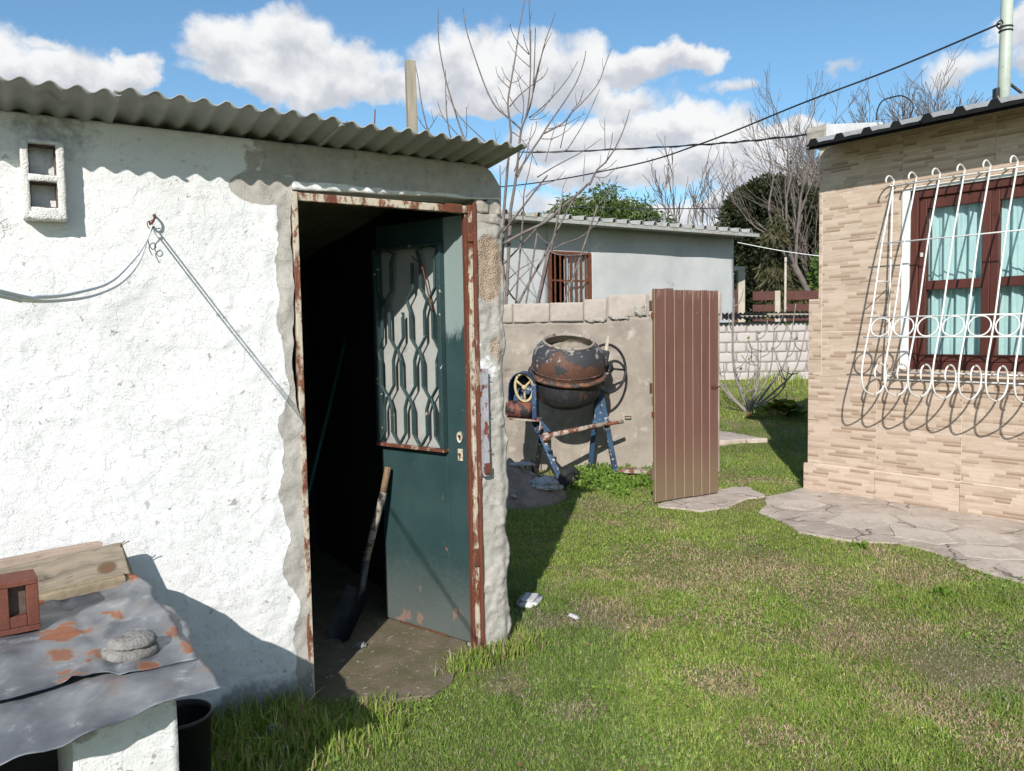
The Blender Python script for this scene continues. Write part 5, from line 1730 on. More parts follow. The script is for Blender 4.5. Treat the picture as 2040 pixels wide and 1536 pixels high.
loop_wire()
mast = thing('mast', 'pale green pipe mast rising through the house roof', 'mast', (4.0, 6.62, 2.9))
MB().tube([(0.0, 0, 0), (.01, 0, .6), (.03, 0, 1.9)], .045, 18).build('pipe', M['galv'], mast)
for z in (.93, .96):
    MB().tube([(.012 + .048 * math.cos(2 * math.pi * k / 20), .048 * math.sin(2 * math.pi * k / 20), z) for k in range(20)], .006, 6, closed=True).build('clamp', M['mix_dark'], mast)
MB().tube(smooth_pts([(-.03, -.03, .98), (-.06, -.05, 1.0), (-.075, -.02, .97), (-.04, .0, .95)], 4), .006, 6).build('tie', M['cableblack'], mast)
MB().box(-.075, -.045, -.04, .02, .36, .48).build('junction', M['mix_dark'], mast, bevel=.006)
MB().tube([(.05, 0, .52), (.16, -.02, .42), (.3, -.03, .28)], .012, 8).build('stay', M['mix_dark'], mast)


def cable(label, pts, r, mat='cableblack', twist=None):
    o = Vector(pts[0])
    mb = MB()
    P = smooth_pts(pts, 14)
    mb.tube([p - o for p in P], r, 8)
    if twist:
        Q = []
        for i, p in enumerate(P):
            a = i * .9
            Q.append(p - o + Vector((0, math.cos(a), math.sin(a))) * twist)
        mb.tube(Q, r * .8, 6)
    tag(mb.build('overhead_cable', M[mat], None, o), label, 'cable')


cable('black overhead cable running down from the pipe mast past the sapling', [(3.955, 6.6, 3.882), (3.4, 7.2, 3.735), (2.815, 7.8, 3.613), (2.099, 8.8, 3.479), (1.4, 10.0, 3.476), (-.1, 12.5, 3.707), (-3.0, 17.0, 4.4)], .0085)
cable('black twisted cable from the house parapet to behind the shed roof', [(2.829, 7.6, 3.274), (2.45, 8.2, 3.36), (2.099, 8.8, 3.464), (1.402, 10.0, 3.694), (.207, 12.0, 4.115), (-2.5, 17.0, 5.3)], .0075, twist=.010)
cable('thin far cable crossing the sky above the grey building', [(2.2, 30, 6.0), (6.8, 30, 5.88), (11.5, 30, 6.0), (20, 31, 6.6)], .018)
cable('thin wire in front of the dark trees beside the house', [(5.2, 18.5, 3.42), (6.4, 18.3, 3.15), (7.6, 18.0, 2.98), (9.5, 17.5, 2.9)], .008, 'cablewhite')

# sapling shoots: points in the yard, radius at the root and at the tip
SAPLING=[([(-0.07,9.84,2.78),(-0.06,9.82,2.95),(-0.02,9.8,3.33),(0.0,9.77,3.52),(0.04,9.75,3.8),(0.03,9.73,3.96),(0.01,9.7,4.19),(0.05,9.68,4.42),(0.11,9.65,4.72),(0.16,9.63,5.03),(0.23,9.61,5.34)],0.022,0.006),
([(0.01,9.87,2.78),(0.02,9.82,2.95),(0.09,9.78,3.32),(0.12,9.73,3.55),(0.16,9.69,3.86),(0.22,9.64,4.01),(0.26,9.6,4.23),(0.28,9.55,4.53),(0.29,9.51,4.96)],0.024,0.005),
([(0.29,9.97,4.67),(0.29,9.94,4.98),(0.29,9.91,5.21),(0.28,9.88,5.46)],0.008,0.004),
([(0.22,9.76,4.02),(0.3,9.65,4.25),(0.33,9.55,4.68),(0.34,9.45,4.96)],0.011,0.004),
([(0.31,9.87,4.34),(0.4,9.74,4.67),(0.46,9.61,4.86),(0.57,9.48,5.12)],0.01,0.004),
([(0.33,10.01,4.5),(0.43,9.98,4.83),(0.49,9.95,4.96),(0.56,9.92,5.08)],0.007,0.003),
([(0.17,10.0,3.95),(0.01,10.06,4.11),(-0.14,10.12,4.26),(-0.26,10.19,4.51),(-0.4,10.25,4.93),(-0.49,10.31,5.25),(-0.53,10.37,5.54)],0.013,0.005),
([(-0.15,10.0,3.7),(-0.35,10.07,3.9),(-0.58,10.13,4.14),(-0.7,10.2,4.36),(-0.76,10.27,4.46)],0.009,0.003),
([(-0.4,9.61,3.54),(-0.53,9.66,3.82),(-0.64,9.7,4.18),(-0.73,9.75,4.52),(-0.8,9.8,4.95),(-0.8,9.85,5.34)],0.012,0.005),
([(-0.58,9.45,3.54),(-0.66,9.36,3.75),(-0.69,9.28,4.04),(-0.68,9.2,4.43)],0.01,0.004),
([(-0.81,9.38,3.57),(-0.92,9.39,3.84),(-0.98,9.39,4.12),(-1.01,9.4,4.38),(-1.04,9.41,4.54)],0.009,0.004),
([(-0.53,9.61,3.63),(-0.48,9.54,3.79),(-0.47,9.47,3.96),(-0.47,9.4,4.07)],0.006,0.003),
([(-0.41,9.71,3.62),(-0.57,9.62,3.79),(-0.74,9.52,3.98),(-0.8,9.42,4.15)],0.007,0.003),
([(-0.86,9.43,3.74),(-0.95,9.25,3.82),(-1.01,9.07,3.91)],0.005,0.003),
([(-0.98,9.46,3.75),(-0.87,9.33,3.84),(-0.78,9.2,3.93)],0.005,0.003),
([(0.09,9.75,3.35),(0.25,9.81,3.6),(0.4,9.86,3.82),(0.51,9.92,4.0),(0.68,9.97,4.24),(0.85,10.03,4.51),(0.95,10.08,4.77),(0.98,10.14,4.92)],0.014,0.004),
([(0.26,9.73,4.02),(0.42,9.81,4.16),(0.58,9.88,4.33),(0.75,9.96,4.55),(0.87,10.03,4.76)],0.01,0.004),
([(0.44,9.84,3.86),(0.66,9.88,3.98),(0.78,9.93,4.12),(0.96,9.98,4.3),(1.12,10.02,4.5),(1.21,10.07,4.73),(1.29,10.11,4.93)],0.011,0.004),
([(0.35,9.92,3.67),(0.67,9.99,3.67),(0.81,10.06,3.83),(0.98,10.12,4.11),(1.15,10.19,4.47)],0.009,0.004),
([(0.62,9.65,3.64),(0.68,9.51,3.89),(0.73,9.37,3.98)],0.006,0.004),
([(-0.09,9.78,2.54),(0.19,9.74,2.68),(0.45,9.71,2.8),(0.65,9.67,2.97),(0.79,9.64,3.08),(0.95,9.61,3.22)],0.02,0.014),
([(0.91,9.17,3.12),(1.0,9.2,3.29),(1.1,9.22,3.38),(1.23,9.24,3.57),(1.33,9.27,3.79),(1.39,9.29,3.98)],0.013,0.004),
([(1.03,9.46,2.93),(1.2,9.56,3.14),(1.3,9.67,3.32)],0.006,0.003),
([(0.34,9.61,3.3),(0.57,9.71,3.45),(0.91,9.82,3.64),(1.14,9.93,3.81)],0.009,0.003),
([(0.08,9.79,1.8),(0.23,9.85,2.08),(0.46,9.92,2.47),(0.61,9.99,2.76),(0.72,10.06,2.97),(0.83,10.13,3.16)],0.016,0.012),
([(-0.09,9.72,2.66),(0.05,9.63,2.82),(0.19,9.54,2.98),(0.35,9.45,3.17),(0.45,9.35,3.27)],0.014,0.008),
([(-0.1,10.12,2.31),(0.16,10.15,2.58),(0.41,10.18,2.85),(0.63,10.21,3.08)],0.013,0.006),
([(-0.07,10.13,2.31),(-0.06,10.18,2.15),(-0.01,10.23,1.98),(0.1,10.28,1.85)],0.008,0.012),
([(0.45,9.67,2.42),(0.63,9.67,2.52),(0.83,9.68,2.59),(0.99,9.68,2.71),(1.09,9.68,2.83),(1.2,9.68,3.28)],0.009,0.003),
([(0.47,9.59,2.44),(0.58,9.52,2.38),(0.85,9.44,2.37),(0.96,9.37,2.42),(1.05,9.3,2.49)],0.009,0.003),
([(0.33,9.61,2.65),(0.39,9.6,2.57),(0.48,9.59,2.51)],0.006,0.006),
([(-0.04,9.75,1.92),(0.1,9.57,2.1),(0.28,9.38,2.26)],0.008,0.003),
([(-0.02,10.03,2.14),(0.15,10.23,2.29),(0.37,10.42,2.41)],0.007,0.003),
([(0.07,9.75,3.4),(0.18,9.86,3.65),(0.33,9.97,3.91),(0.36,10.08,4.07)],0.008,0.003),
([(0.11,9.76,3.33),(0.21,9.78,3.56),(0.3,9.8,3.97)],0.008,0.003),
([(0.04,10.05,3.94),(0.14,9.99,3.86),(0.27,9.94,3.68),(0.35,9.88,3.5)],0.007,0.003),
([(0.44,9.61,3.48),(0.55,9.79,3.87),(0.61,9.98,4.01)],0.006,0.003),
([(0.21,10.05,3.14),(0.35,10.07,3.27),(0.59,10.09,3.35),(0.7,10.11,3.47)],0.007,0.003),
([(0.63,9.63,3.04),(0.65,9.8,3.19),(0.72,9.98,3.35)],0.005,0.003),
([(0.84,9.12,3.16),(0.86,9.28,3.31),(0.89,9.44,3.51)],0.006,0.003),
([(1.12,9.42,3.55),(1.12,9.43,3.71),(1.12,9.43,3.92)],0.006,0.003),
([(1.1,9.2,3.36),(1.16,9.16,3.57),(1.17,9.12,3.69)],0.005,0.003),
([(0.99,9.06,3.25),(1.12,9.11,3.3),(1.22,9.15,3.39)],0.005,0.003),
([(0.96,9.06,3.19),(1.08,9.03,3.18),(1.21,9.0,3.29)],0.005,0.003),
([(0.03,9.76,4.16),(0.14,9.68,4.26),(0.32,9.61,4.38),(0.43,9.53,4.43),(0.48,9.45,4.51)],0.008,0.003),
([(0.02,9.95,4.35),(0.1,9.86,4.18),(0.17,9.77,4.08)],0.006,0.004),
([(0.28,9.95,4.68),(0.16,10.05,4.82),(0.08,10.14,4.95),(0.02,10.23,5.09)],0.006,0.003),
([(0.27,9.73,4.75),(0.15,9.6,4.83),(0.07,9.46,4.92),(0.05,9.32,4.96)],0.006,0.003),
([(0.27,9.72,4.76),(0.22,9.51,4.81),(0.2,9.31,4.83)],0.005,0.003),
([(0.03,10.07,4.47),(-0.07,10.11,4.58),(-0.12,10.15,4.68),(-0.13,10.19,4.77)],0.006,0.003),
([(0.05,10.14,4.56),(-0.01,10.04,4.59),(-0.06,9.94,4.68)],0.005,0.003),
([(-0.0,9.78,4.19),(-0.05,9.79,4.29),(-0.1,9.81,4.41)],0.005,0.003),
([(-0.01,9.78,4.05),(-0.1,9.76,4.17),(-0.14,9.75,4.28)],0.005,0.003),
([(0.04,10.13,4.54),(0.14,10.05,4.55),(0.19,9.98,4.6)],0.005,0.003),
([(0.27,10.01,4.45),(0.16,10.23,4.65),(0.07,10.45,4.86)],0.005,0.003),
([(0.17,9.87,3.99),(0.2,9.78,4.19),(0.16,9.69,4.36),(0.12,9.6,4.46)],0.006,0.003),
([(0.3,9.7,4.01),(0.42,9.66,4.09),(0.5,9.62,4.2)],0.005,0.003),
([(0.27,9.74,4.0),(0.4,9.61,3.98),(0.49,9.47,4.02)],0.005,0.003),
([(0.49,9.51,4.14),(0.54,9.57,4.25),(0.57,9.63,4.4)],0.005,0.003),
([(0.72,9.16,3.94),(0.8,9.06,4.01),(0.84,8.96,4.11)],0.005,0.003),
([(0.41,9.94,3.82),(0.55,9.89,3.81),(0.72,9.85,3.89),(0.88,9.81,4.04)],0.006,0.003),
([(0.48,9.71,3.88),(0.68,9.79,3.94),(0.8,9.86,4.02),(0.95,9.93,4.11)],0.006,0.003),
([(-0.11,10.07,2.98),(-0.1,9.99,3.2),(-0.1,9.91,3.51)],0.008,0.006),
([(-0.08,9.72,3.36),(-0.02,9.74,3.46),(0.02,9.77,3.56)],0.005,0.003),
([(-0.13,10.07,3.78),(-0.15,10.26,3.92),(-0.17,10.44,4.07)],0.005,0.003),
([(0.18,10.09,2.98),(0.19,9.97,3.19),(0.25,9.85,3.41),(0.3,9.73,3.63)],0.008,0.004)]

# ------------------------------------------------------------ neighbours' plots
def far_building():
    t = thing('outbuilding', 'long grey rendered building with ribbed roof behind the cement wall', 'building', (4.98, 18.0, .40), 33.0)
    def rl(X, Z): return (fbm(X * 1.2, Z * 1.2, 3, 3) - .5) * .05 + (fbm(X * 7, Z * 7, 5, 3) - .5) * .012
    wx0, wx1, wz0, wz1 = -5.08, -4.08, 1.15, 2.585
    m = M['bwall']
    rough_slab('wall', -14.0, wx0, -.2, 3.10, .15, .12, rl, m, t)
    rough_slab('wall', wx1, 0, -.2, 3.10, .15, .09, rl, m, t)
    MB().box(wx0, wx1, .0, .15, -.2, wz0).build('wall', m, t)
    MB().box(wx0, wx1, .0, .15, wz1, 3.10).build('wall', m, t)
    MB().box(-.15, 0, .16, 5.0, -.2, 3.09).build('wall', m, t)
    MB().box(-14, -.15, 1.5, 1.6, -.2, 3.0).build('wall', M['dark_inside'], t)
    w = bpy.data.objects.new('window', None); col.objects.link(w); w.parent = t
    w['label'] = 'half open window with rusty bars and a patterned curtain'
    for (x0, x1, z0, z1) in ((wx0, wx0 + .05, wz0, wz1), (wx1 - .05, wx1, wz0, wz1), (wx0 + .05, wx1 - .05, wz1 - .05, wz1), (wx0 + .05, wx1 - .05, wz0, wz0 + .05)):
        MB().box(x0, x1, -.05, .06, z0, z1).build('frame', M['rust'], w)
    for k in range(7):
        x = wx0 + .05 + .9 * (k + .7) / 7.4
        MB().box(x - .012, x + .012, -.045, -.02, wz0 + .05, wz1 - .05).build('bar', M['rust'], w)
    MB().box(wx0 + .05, wx1 - .05, -.044, -.021, 2.02, 2.05).build('bar', M['rust'], w)
    for x in (-4.63, -4.14):
        MB().box(x - .03, x + .03, .03, .07, wz0 + .05, wz1 - .05).build('sash', M['whitemetal'], w)
    MB().box(-4.60, -4.17, .045, .052, wz0 + .05, wz1 - .05).build('pane', M['glass'], w)
    n = 50; vs_ = []; fs = []
    for z in (wz0 + .05, wz1 - .06):
        for i in range(n):
            u = i / (n - 1); vs_.append((-4.62 + .47 * u, .12 + .025 * math.sin(u * 30), z))
    fs = [(i, i + 1, n + i + 1, n + i) for i in range(n - 1)]
    MB().add(vs_, fs, True).build('curtain', M['flowers'], w)
    # ribbed roof, lichen on the edge
    rf = bpy.data.objects.new('roof', None); col.objects.link(rf); rf.parent = t
    sl = math.tan(R(5.5)); oh = .56
    for k in range(14):
        xa = -14.44 + k * 1.045; xb = xa + 1.06
        pr = []
        x = xa
        while x < xb - .02:
            for dx, h in ((0, 0), (.02, .0), (.045, .075), (.085, .085), (.10, .075), (.14, 0), (.3, .0)):
                if x + dx <= xb: pr.append((x + dx, h))
            x += .345
        pr.append((xb, 0)); n = len(pr)
        vs_ = []; fs = []
        for d_ in (0, -.01):
            for y in (-oh, 2.0, 5.2):
                vs_ += [(x_, y, 3.115 + (y + oh) * sl + h + d_ + .003 * (k % 2)) for x_, h in pr]
        for r_ in range(2):
            for i in range(n - 1):
                a = r_ * n + i
                fs.append((a, a + 1, a + n + 1, a + n)); fs.append((a + 3 * n, a + 3 * n + n, a + 3 * n + n + 1, a + 3 * n + 1))
        for i in range(n - 1): fs.append((i + 1, i, 3 * n + i, 3 * n + i + 1))
        MB().add(vs_, fs).build('roof_sheet', M['roof_lichen'], rf)
    MB().box(-14, .19, -oh + .01, -oh + .035, 3.04, 3.113).build('fascia', M['roof_lichen'], rf)
    MB().box(-14, .17, -oh + .036, -.0, 3.075, 3.10).build('soffit', M['asbestos'], rf)


far_building()


def back_wall():
    t = thing('garden_wall', 'pale painted concrete block wall at the back of the garden', 'wall', (3.6, 16.05, .40), -1.5)
    MB().box(-.3, 6.0, .02, .14, -.2, 1.19).build('core', M['joint'], t)
    ms = {}
    rr = random.Random(9)
    me_full = [rough_block('block', .390, .05, .192, .006, 11, M['far_block'], t, (0, 0, 0), seed=k * 2.2, res=.05, round_=.5) for k in range(3)]
    datas = [o.data for o in me_full]
    first = list(me_full)
    for r_ in range(6):
        for c in range(16):
            x = -.1 + c * .398 + (.2 if r_ % 2 else 0)
            if x > 5.8: continue
            loc = (x, .022 + rr.uniform(-.004, .004), .0 + r_ * .199 - .01)
            if first:
                o = first.pop(); o.location = loc
            else:
                o = link('block', rr.choice(datas), None, t, loc)


back_wall()


def corrugated_strip(label, x0, x1, y, z, depth, mat, amp=.02, per=.09, rot=(0, 0, 0), name='metal_sheet', cat='metal sheet'):
    xs = np.arange(0, x1 - x0, per / 8)
    vs_ = []; fs = []; n = len(xs)
    for d_ in (0, -.004):
        for yy in (0, depth):
            vs_ += [(float(x), yy, float(amp * math.sin(2 * math.pi * x / per)) + d_) for x in xs]
    for i in range(n - 1):
        fs += [(i, i + 1, n + i + 1, n + i), (2 * n + i, 3 * n + i, 3 * n + i + 1, 2 * n + i + 1), (i + 1, i, 2 * n + i, 2 * n + i + 1)]
    tag(MB().add(vs_, fs, True).build(name, mat, None, (x0, y, z), rot), label, cat)


corrugated_strip('dark corrugated sheet lying along the top of the garden wall', 3.9, 7.4, 15.82, 1.655, .55, M['roof_dark'], rot=(.22, 0, -.02))
for (x0, x1, z, lab) in ((4.55, 5.35, 1.69, 'short grey board on the corrugated sheet of the garden wall'), (5.1, 6.9, 1.72, 'longer grey board on the garden wall beside the house')):
    tag(MB().box(0, x1 - x0, 0, .12, 0, .035).build('board', M['postwood'], None, (x0, 16.0, z), (0, .02, 0), bevel=.004), lab, 'board')


def back_fence():
    t = thing('slat_fence', 'brown horizontal slat fence on cream posts behind the garden wall', 'fence', (5.2, 19.0, .45))
    for (x0, x1) in ((.50, 1.02), (1.24, 4.6)):
        for (z0, z1) in ((1.66, 1.87), (1.40, 1.56), (1.17, 1.31), (.90, 1.05), (.62, .78)):
            MB().box(x0, x1, -.02, .02, z0, z1).build('slat', M['fence_brown'], t, bevel=.004)
    for x in (1.02, 3.3):
        MB().box(x, x + .13, -.03, .09, -.1, 1.88).build('post', M['creampost'], t, bevel=.01)
    MB().box(.15, .31, -.05, .10, -.1, 2.36).build('post', M['creampost'], t, bevel=.01)
    MB().box(-.10, .31, -.049, .099, 2.361, 2.46).build('lintel', M['creampost'], t, bevel=.01)
    MB().box(-.10, .14, -.01, .03, .2, 1.92).build('panel', M['fence_brown'], t, bevel=.005)
    MB().box(.32, 1.01, -.06, .06, -.1, 1.10).build('plinth', M['creampost'], t, bevel=.01)
    MB().box(1.16, 4.6, -.06, .02, -.1, 1.14).build('plinth', M['postwood'], t, bevel=.01)


back_fence()
tag(MB().tube([(6.36, 18.7, .4), (6.37, 18.7, 3.08)], .028, 8).build('stake', M['creampost'], None), 'thin pale stake standing in front of the brown slat fence', 'stake')


# ------------------------------------------------------------ trees
def grow(mb, p, d, L, r, lv, rr, upb=.25, spread=.6, n=4, kids=(2, 4), tips=None, minr=.003, shrink=.62, sides=5):
    pts = [Vector(p)]; dd = Vector(d).normalized(); q = Vector(p)
    dirs = [dd.copy()]
    for i in range(n):
        dd = (dd + Vector((rr.gauss(0, .13), rr.gauss(0, .13), rr.gauss(0, .08) + upb * .25))).normalized()
        q = q + dd * (L / n); pts.append(q.copy()); dirs.append(dd.copy())
    r1 = max(minr, r * (.55 if lv else .4))
    mb.tube(pts, [r + (r1 - r) * i / n for i in range(n + 1)], sides if r > .02 else 4 if r > .008 else 3, caps=False)
    if lv == 0:
        if tips is not None: tips.append((pts[-1], dirs[-1]))
        return
    k = rr.randint(*kids)
    for j in range(k):
        f = rr.uniform(.35, 1.0) if j else 1.0
        i = min(n, max(1, int(f * n)))
        ax = Vector((rr.gauss(0, 1), rr.gauss(0, 1), rr.gauss(0, .5)))
        ax = (ax - dirs[i] * ax.dot(dirs[i])).normalized()
        nd = (dirs[i] + ax * rr.uniform(.4, 1.0) * spread).normalized() if j else (dirs[i] + ax * .2).normalized()
        grow(mb, pts[i], nd, L * shrink * rr.uniform(.8, 1.2), r1 * rr.uniform(.6, .9) if j else r1, lv - 1, rr, upb, spread, n, kids, tips, minr, shrink, sides)


def bare_tree(label, loc, H, r, seed, lv=5, upb=.3, spread=.7, lean=(0, 0), kids=(3, 4), minr=.012, trunk=.3, mat='bark_far', group='leafless trees in the distance', name='bare_tree', shrink=.66, leaders=0):
    rr = random.Random(seed)
    t = thing(name, label, 'tree', loc, 0, group)
    top = Vector((lean[0] * H * trunk, lean[1] * H * trunk, H * trunk))
    MB().tube(smooth_pts([(0, 0, -.1), (top.x * .3 + .03 * H * .1, top.y * .3, top.z * .5), top], 3), [r, r * .95, r * .92, r * .88, r * .84, r * .8, r * .78], 8).build('trunk', M[mat], t)
    mb = MB()
    for k in range(leaders or rr.randint(3, 4)):
        a = k * 2.1 + rr.uniform(-.4, .4)
        grow(mb, top * rr.uniform(.85, 1), Vector((math.cos(a) * .45 + lean[0], math.sin(a) * .45 + lean[1], 1)), H * .30, r * .55, lv - 1, rr, upb, spread, 4, kids, None, minr, shrink)
    mb.build('crown', M[mat], t)
    return t


bare_tree('leafless tree rising left of the pipe mast over the house roof', (17.6, 40, .4), 12.8, .17, 3, lv=5, minr=.012, kids=(4, 6), shrink=.62, spread=.9, leaders=7)
bare_tree('leafless pointed tree directly left of the pipe mast', (21.0, 40, .4), 13.4, .16, 5, lv=5, spread=.85, minr=.012, kids=(4, 6), shrink=.62, leaders=6)
bare_tree('leafless tree behind the left end of the house roof', (14.9, 38, .4), 10.3, .14, 8, lv=5, minr=.010, kids=(4, 6), shrink=.62, spread=.9, leaders=6)
bare_tree('pale leafless tree leaning left before the dark evergreens', (9.2, 23.5, .45), 6.8, .11, 12, lv=6, lean=(-.34, 0), minr=.006, kids=(2, 3), trunk=.42, spread=.8)
bare_tree('thin leafless tree before the dark evergreens beside the house', (9.9, 25, .45), 6.0, .07, 15, lv=4, spread=.8, minr=.009, lean=(-.1, 0))
bare_tree('small leafless treetop right of the pepper tree', (7.0, 33, .4), 6.8, .06, 21, lv=4, spread=.5, minr=.012, trunk=.6)
bare_tree('second small leafless treetop near the end of the grey roof', (8.3, 33, .4), 6.0, .05, 23, lv=4, spread=.5, minr=.012, trunk=.6)


def leaf_mesh(P, D, size, colr, rr, asp=.45):
    """one folded leaf per point: P positions, D directions, colr (n,3)"""
    n = len(P)
    D = D / np.linalg.norm(D, axis=1, keepdims=True)
    A = rr.normal(size=(n, 3)); S = np.cross(D, A); S /= np.linalg.norm(S, axis=1, keepdims=True) + 1e-9
    s = size[:, None] if np.ndim(size) else size
    v0 = P; v1 = P + D * s * .5 + S * s * asp * .5; v2 = P + D * s; v3 = P + D * s * .5 - S * s * asp * .5
    V = np.stack([v0, v1, v2, v3], 1).reshape(-1, 3)
    F = np.arange(4 * n).reshape(n, 4)
    return V, F, np.repeat(colr, 4, 0)


def leafy_tree(name, label, loc, H, trunk_h, blobs, nleaf, size, pal, seed, droop=0.0, asp=.45, group=None, cat='tree'):
    rr = np.random.default_rng(seed)
    t = thing(name, label, cat, loc, 0, group)
    mb = MB()
    mb.tube([(0, 0, -.1), (.03, .02, trunk_h * .5), (0, 0, trunk_h)], [.16, .13, .10], 8)
    for b in blobs:
        mb.tube(smooth_pts([(0, 0, trunk_h * .7), (b[0] * .5, b[1] * .5, (trunk_h + b[2]) / 2), (b[0], b[1], b[2])], 3), .035, 5)
    mb.build('trunk', M['bark_far'], t)
    vol = np.array([b[3] * b[4] * b[5] for b in blobs]); pick = rr.choice(len(blobs), nleaf, p=vol / vol.sum())
    B = np.array(blobs)[pick]
    # clumps: cluster centres inside each blob
    u = rr.normal(size=(nleaf, 3)); u /= np.linalg.norm(u, axis=1, keepdims=True)
    u *= (rr.random(nleaf) ** .38)[:, None]
    P = B[:, :3] + u * B[:, 3:6]
    dens = fbm(P[:, 0] * 1.7 + seed, P[:, 1] * 1.7, P[:, 2] * 1.7, 3)
    keep = dens > .40 + .10 * rr.random(nleaf)
    P = P[keep]; u = u[keep]; dens = dens[keep]
    D = u + rr.normal(size=P.shape) * .6 + np.array([0, 0, -droop])
    c0, c1, c2 = [np.array(c) for c in pal]
    w = rr.random(len(P))[:, None]
    C = c0 * (1 - w) + c1 * w
    C = np.where((rr.random(len(P)) < .12)[:, None], c2, C)
    V, F, C4 = leaf_mesh(P, D, size * rr.uniform(.6, 1.3, len(P)), C, rr, asp)
    link('crown', mesh_np('crown', V, F, False, C4), M['leaf'], t)
    return t


leafy_tree('pepper_tree', 'green drooping tree behind the grey building roof', (3.9, 33, .4), 7, 3.4,
           [(-2.2, 0, 5.0, 1.2, 1.2, .9), (-1.2, .2, 5.5, 1.2, 1.2, 1.1), (-.1, 0, 5.9, 1.1, 1.1, 1.2), (1.0, 0, 5.5, 1.2, 1.2, 1.0), (1.9, .1, 5.0, 1.1, 1.1, .9), (0, 0, 4.6, 2.6, 1.4, .9)],
           26000, .26, [(.075, .12, .03), (.12, .17, .05), (.16, .20, .07)], 4, droop=1.1, asp=.22)
leafy_tree('evergreen_tree', 'dark evergreen tree with rounded top beside the tiled house', (9.3, 28, .4), 7, 2.0,
           [(-.9, 0, 4.5, 1.15, 1.4, 1.5), (-.2, .2, 4.9, 1.3, 1.4, 1.4), (.8, 0, 4.3, 1.6, 1.4, 1.5), (-.5, 0, 2.6, 1.5, 1.4, 1.7), (.9, 0, 2.2, 1.9, 1.4, 2.0)],
           85000, .19, [(.030, .042, .018), (.055, .065, .030), (.10, .095, .05)], 6)
leafy_tree('evergreen_tree', 'lower dark evergreen tree reaching behind the tiled house', (12.2, 29, .4), 6, 2.0,
           [(-.6, 0, 3.9, 1.4, 1.4, 1.4), (.6, 0, 3.7, 1.6, 1.4, 1.4), (0, 0, 2.0, 2.2, 1.5, 1.9)],
           60000, .19, [(.026, .038, .016), (.05, .058, .028), (.09, .085, .045)], 7)
leafy_tree('laurel_bush', 'bright green bush at the corner of the tiled house roof', (8.0, 20.8, .45), 3, .8,
           [(.1, 0, 2.3, .35, .4, .75), (.25, 0, 1.6, .45, .4, .7)], 2600, .15, [(.07, .13, .025), (.12, .18, .04), (.16, .19, .05)], 9, cat='bush')
leafy_tree('ivy_trunk', 'dry ivy covered trunk at the end of the grey building', (7.05, 21.5, .45), 4, 1.5,
           [(.0, 0, 2.4, .45, .4, 1.7), (.3, 0, 1.3, .6, .4, 1.0)], 5000, .2, [(.09, .085, .04), (.15, .125, .07), (.06, .08, .025)], 10, droop=1.5, asp=.2, cat='shrub')


def sapling():
    t = thing('sapling', 'leafless young tree with long upright shoots behind the shed', 'tree', (-.22, 9.6, 0))
    o = Vector((-.22, 9.6, 0))
    rr = random.Random(2)
    trunk = MB(); crown = MB()
    for (P, r0, r1) in SAPLING:
        Q = smooth_pts([Vector(p) - o for p in P], 3)
        k = len(Q) - 1
        crown.tube(Q, [r0 + (r1 - r0) * i / k for i in range(k + 1)], 6 if r0 > .01 else 5)
        # buds and short spurs
        for i in range(2, k, 2):
            if rr.random() < .55 and r0 < .02:
                tdir = (Q[i + 1] - Q[i - 1]).normalized()
                ax = Vector((rr.gauss(0, 1), rr.gauss(0, .6), rr.gauss(0, 1))); ax = (ax - tdir * ax.dot(tdir)).normalized()
                L = rr.choice((.02, .03, .05, .09, .14))
                dd = (tdir * .7 + ax * .7 + Vector((0, 0, .25))).normalized()
                crown.tube([Q[i], Q[i] + dd * L * .6, Q[i] + (dd + Vector((0, 0, .3))).normalized() * L], [.0028, .0025, .002], 4)
    low = [(P[0], r0) for (P, r0, r1) in SAPLING if P[0][2] < 3.05]
    for (p, r) in low:
        p = Vector(p) - o
        b = Vector((p.x * .25 + rr.uniform(-.04, .04), p.y * .25 + rr.uniform(-.05, .05), 0))
        trunk.tube(smooth_pts([b - Vector((0, 0, .1)), b + Vector((0, 0, .5)), b.lerp(p, .55) + Vector((0, 0, p.z * .05)), p], 4), [max(r, .012) * 1.35 * (1 - .025 * i) for i in range(13)], 6)
    trunk.build('trunk', M['bark'], t); crown.build('branches', M['bark'], t)


sapling()


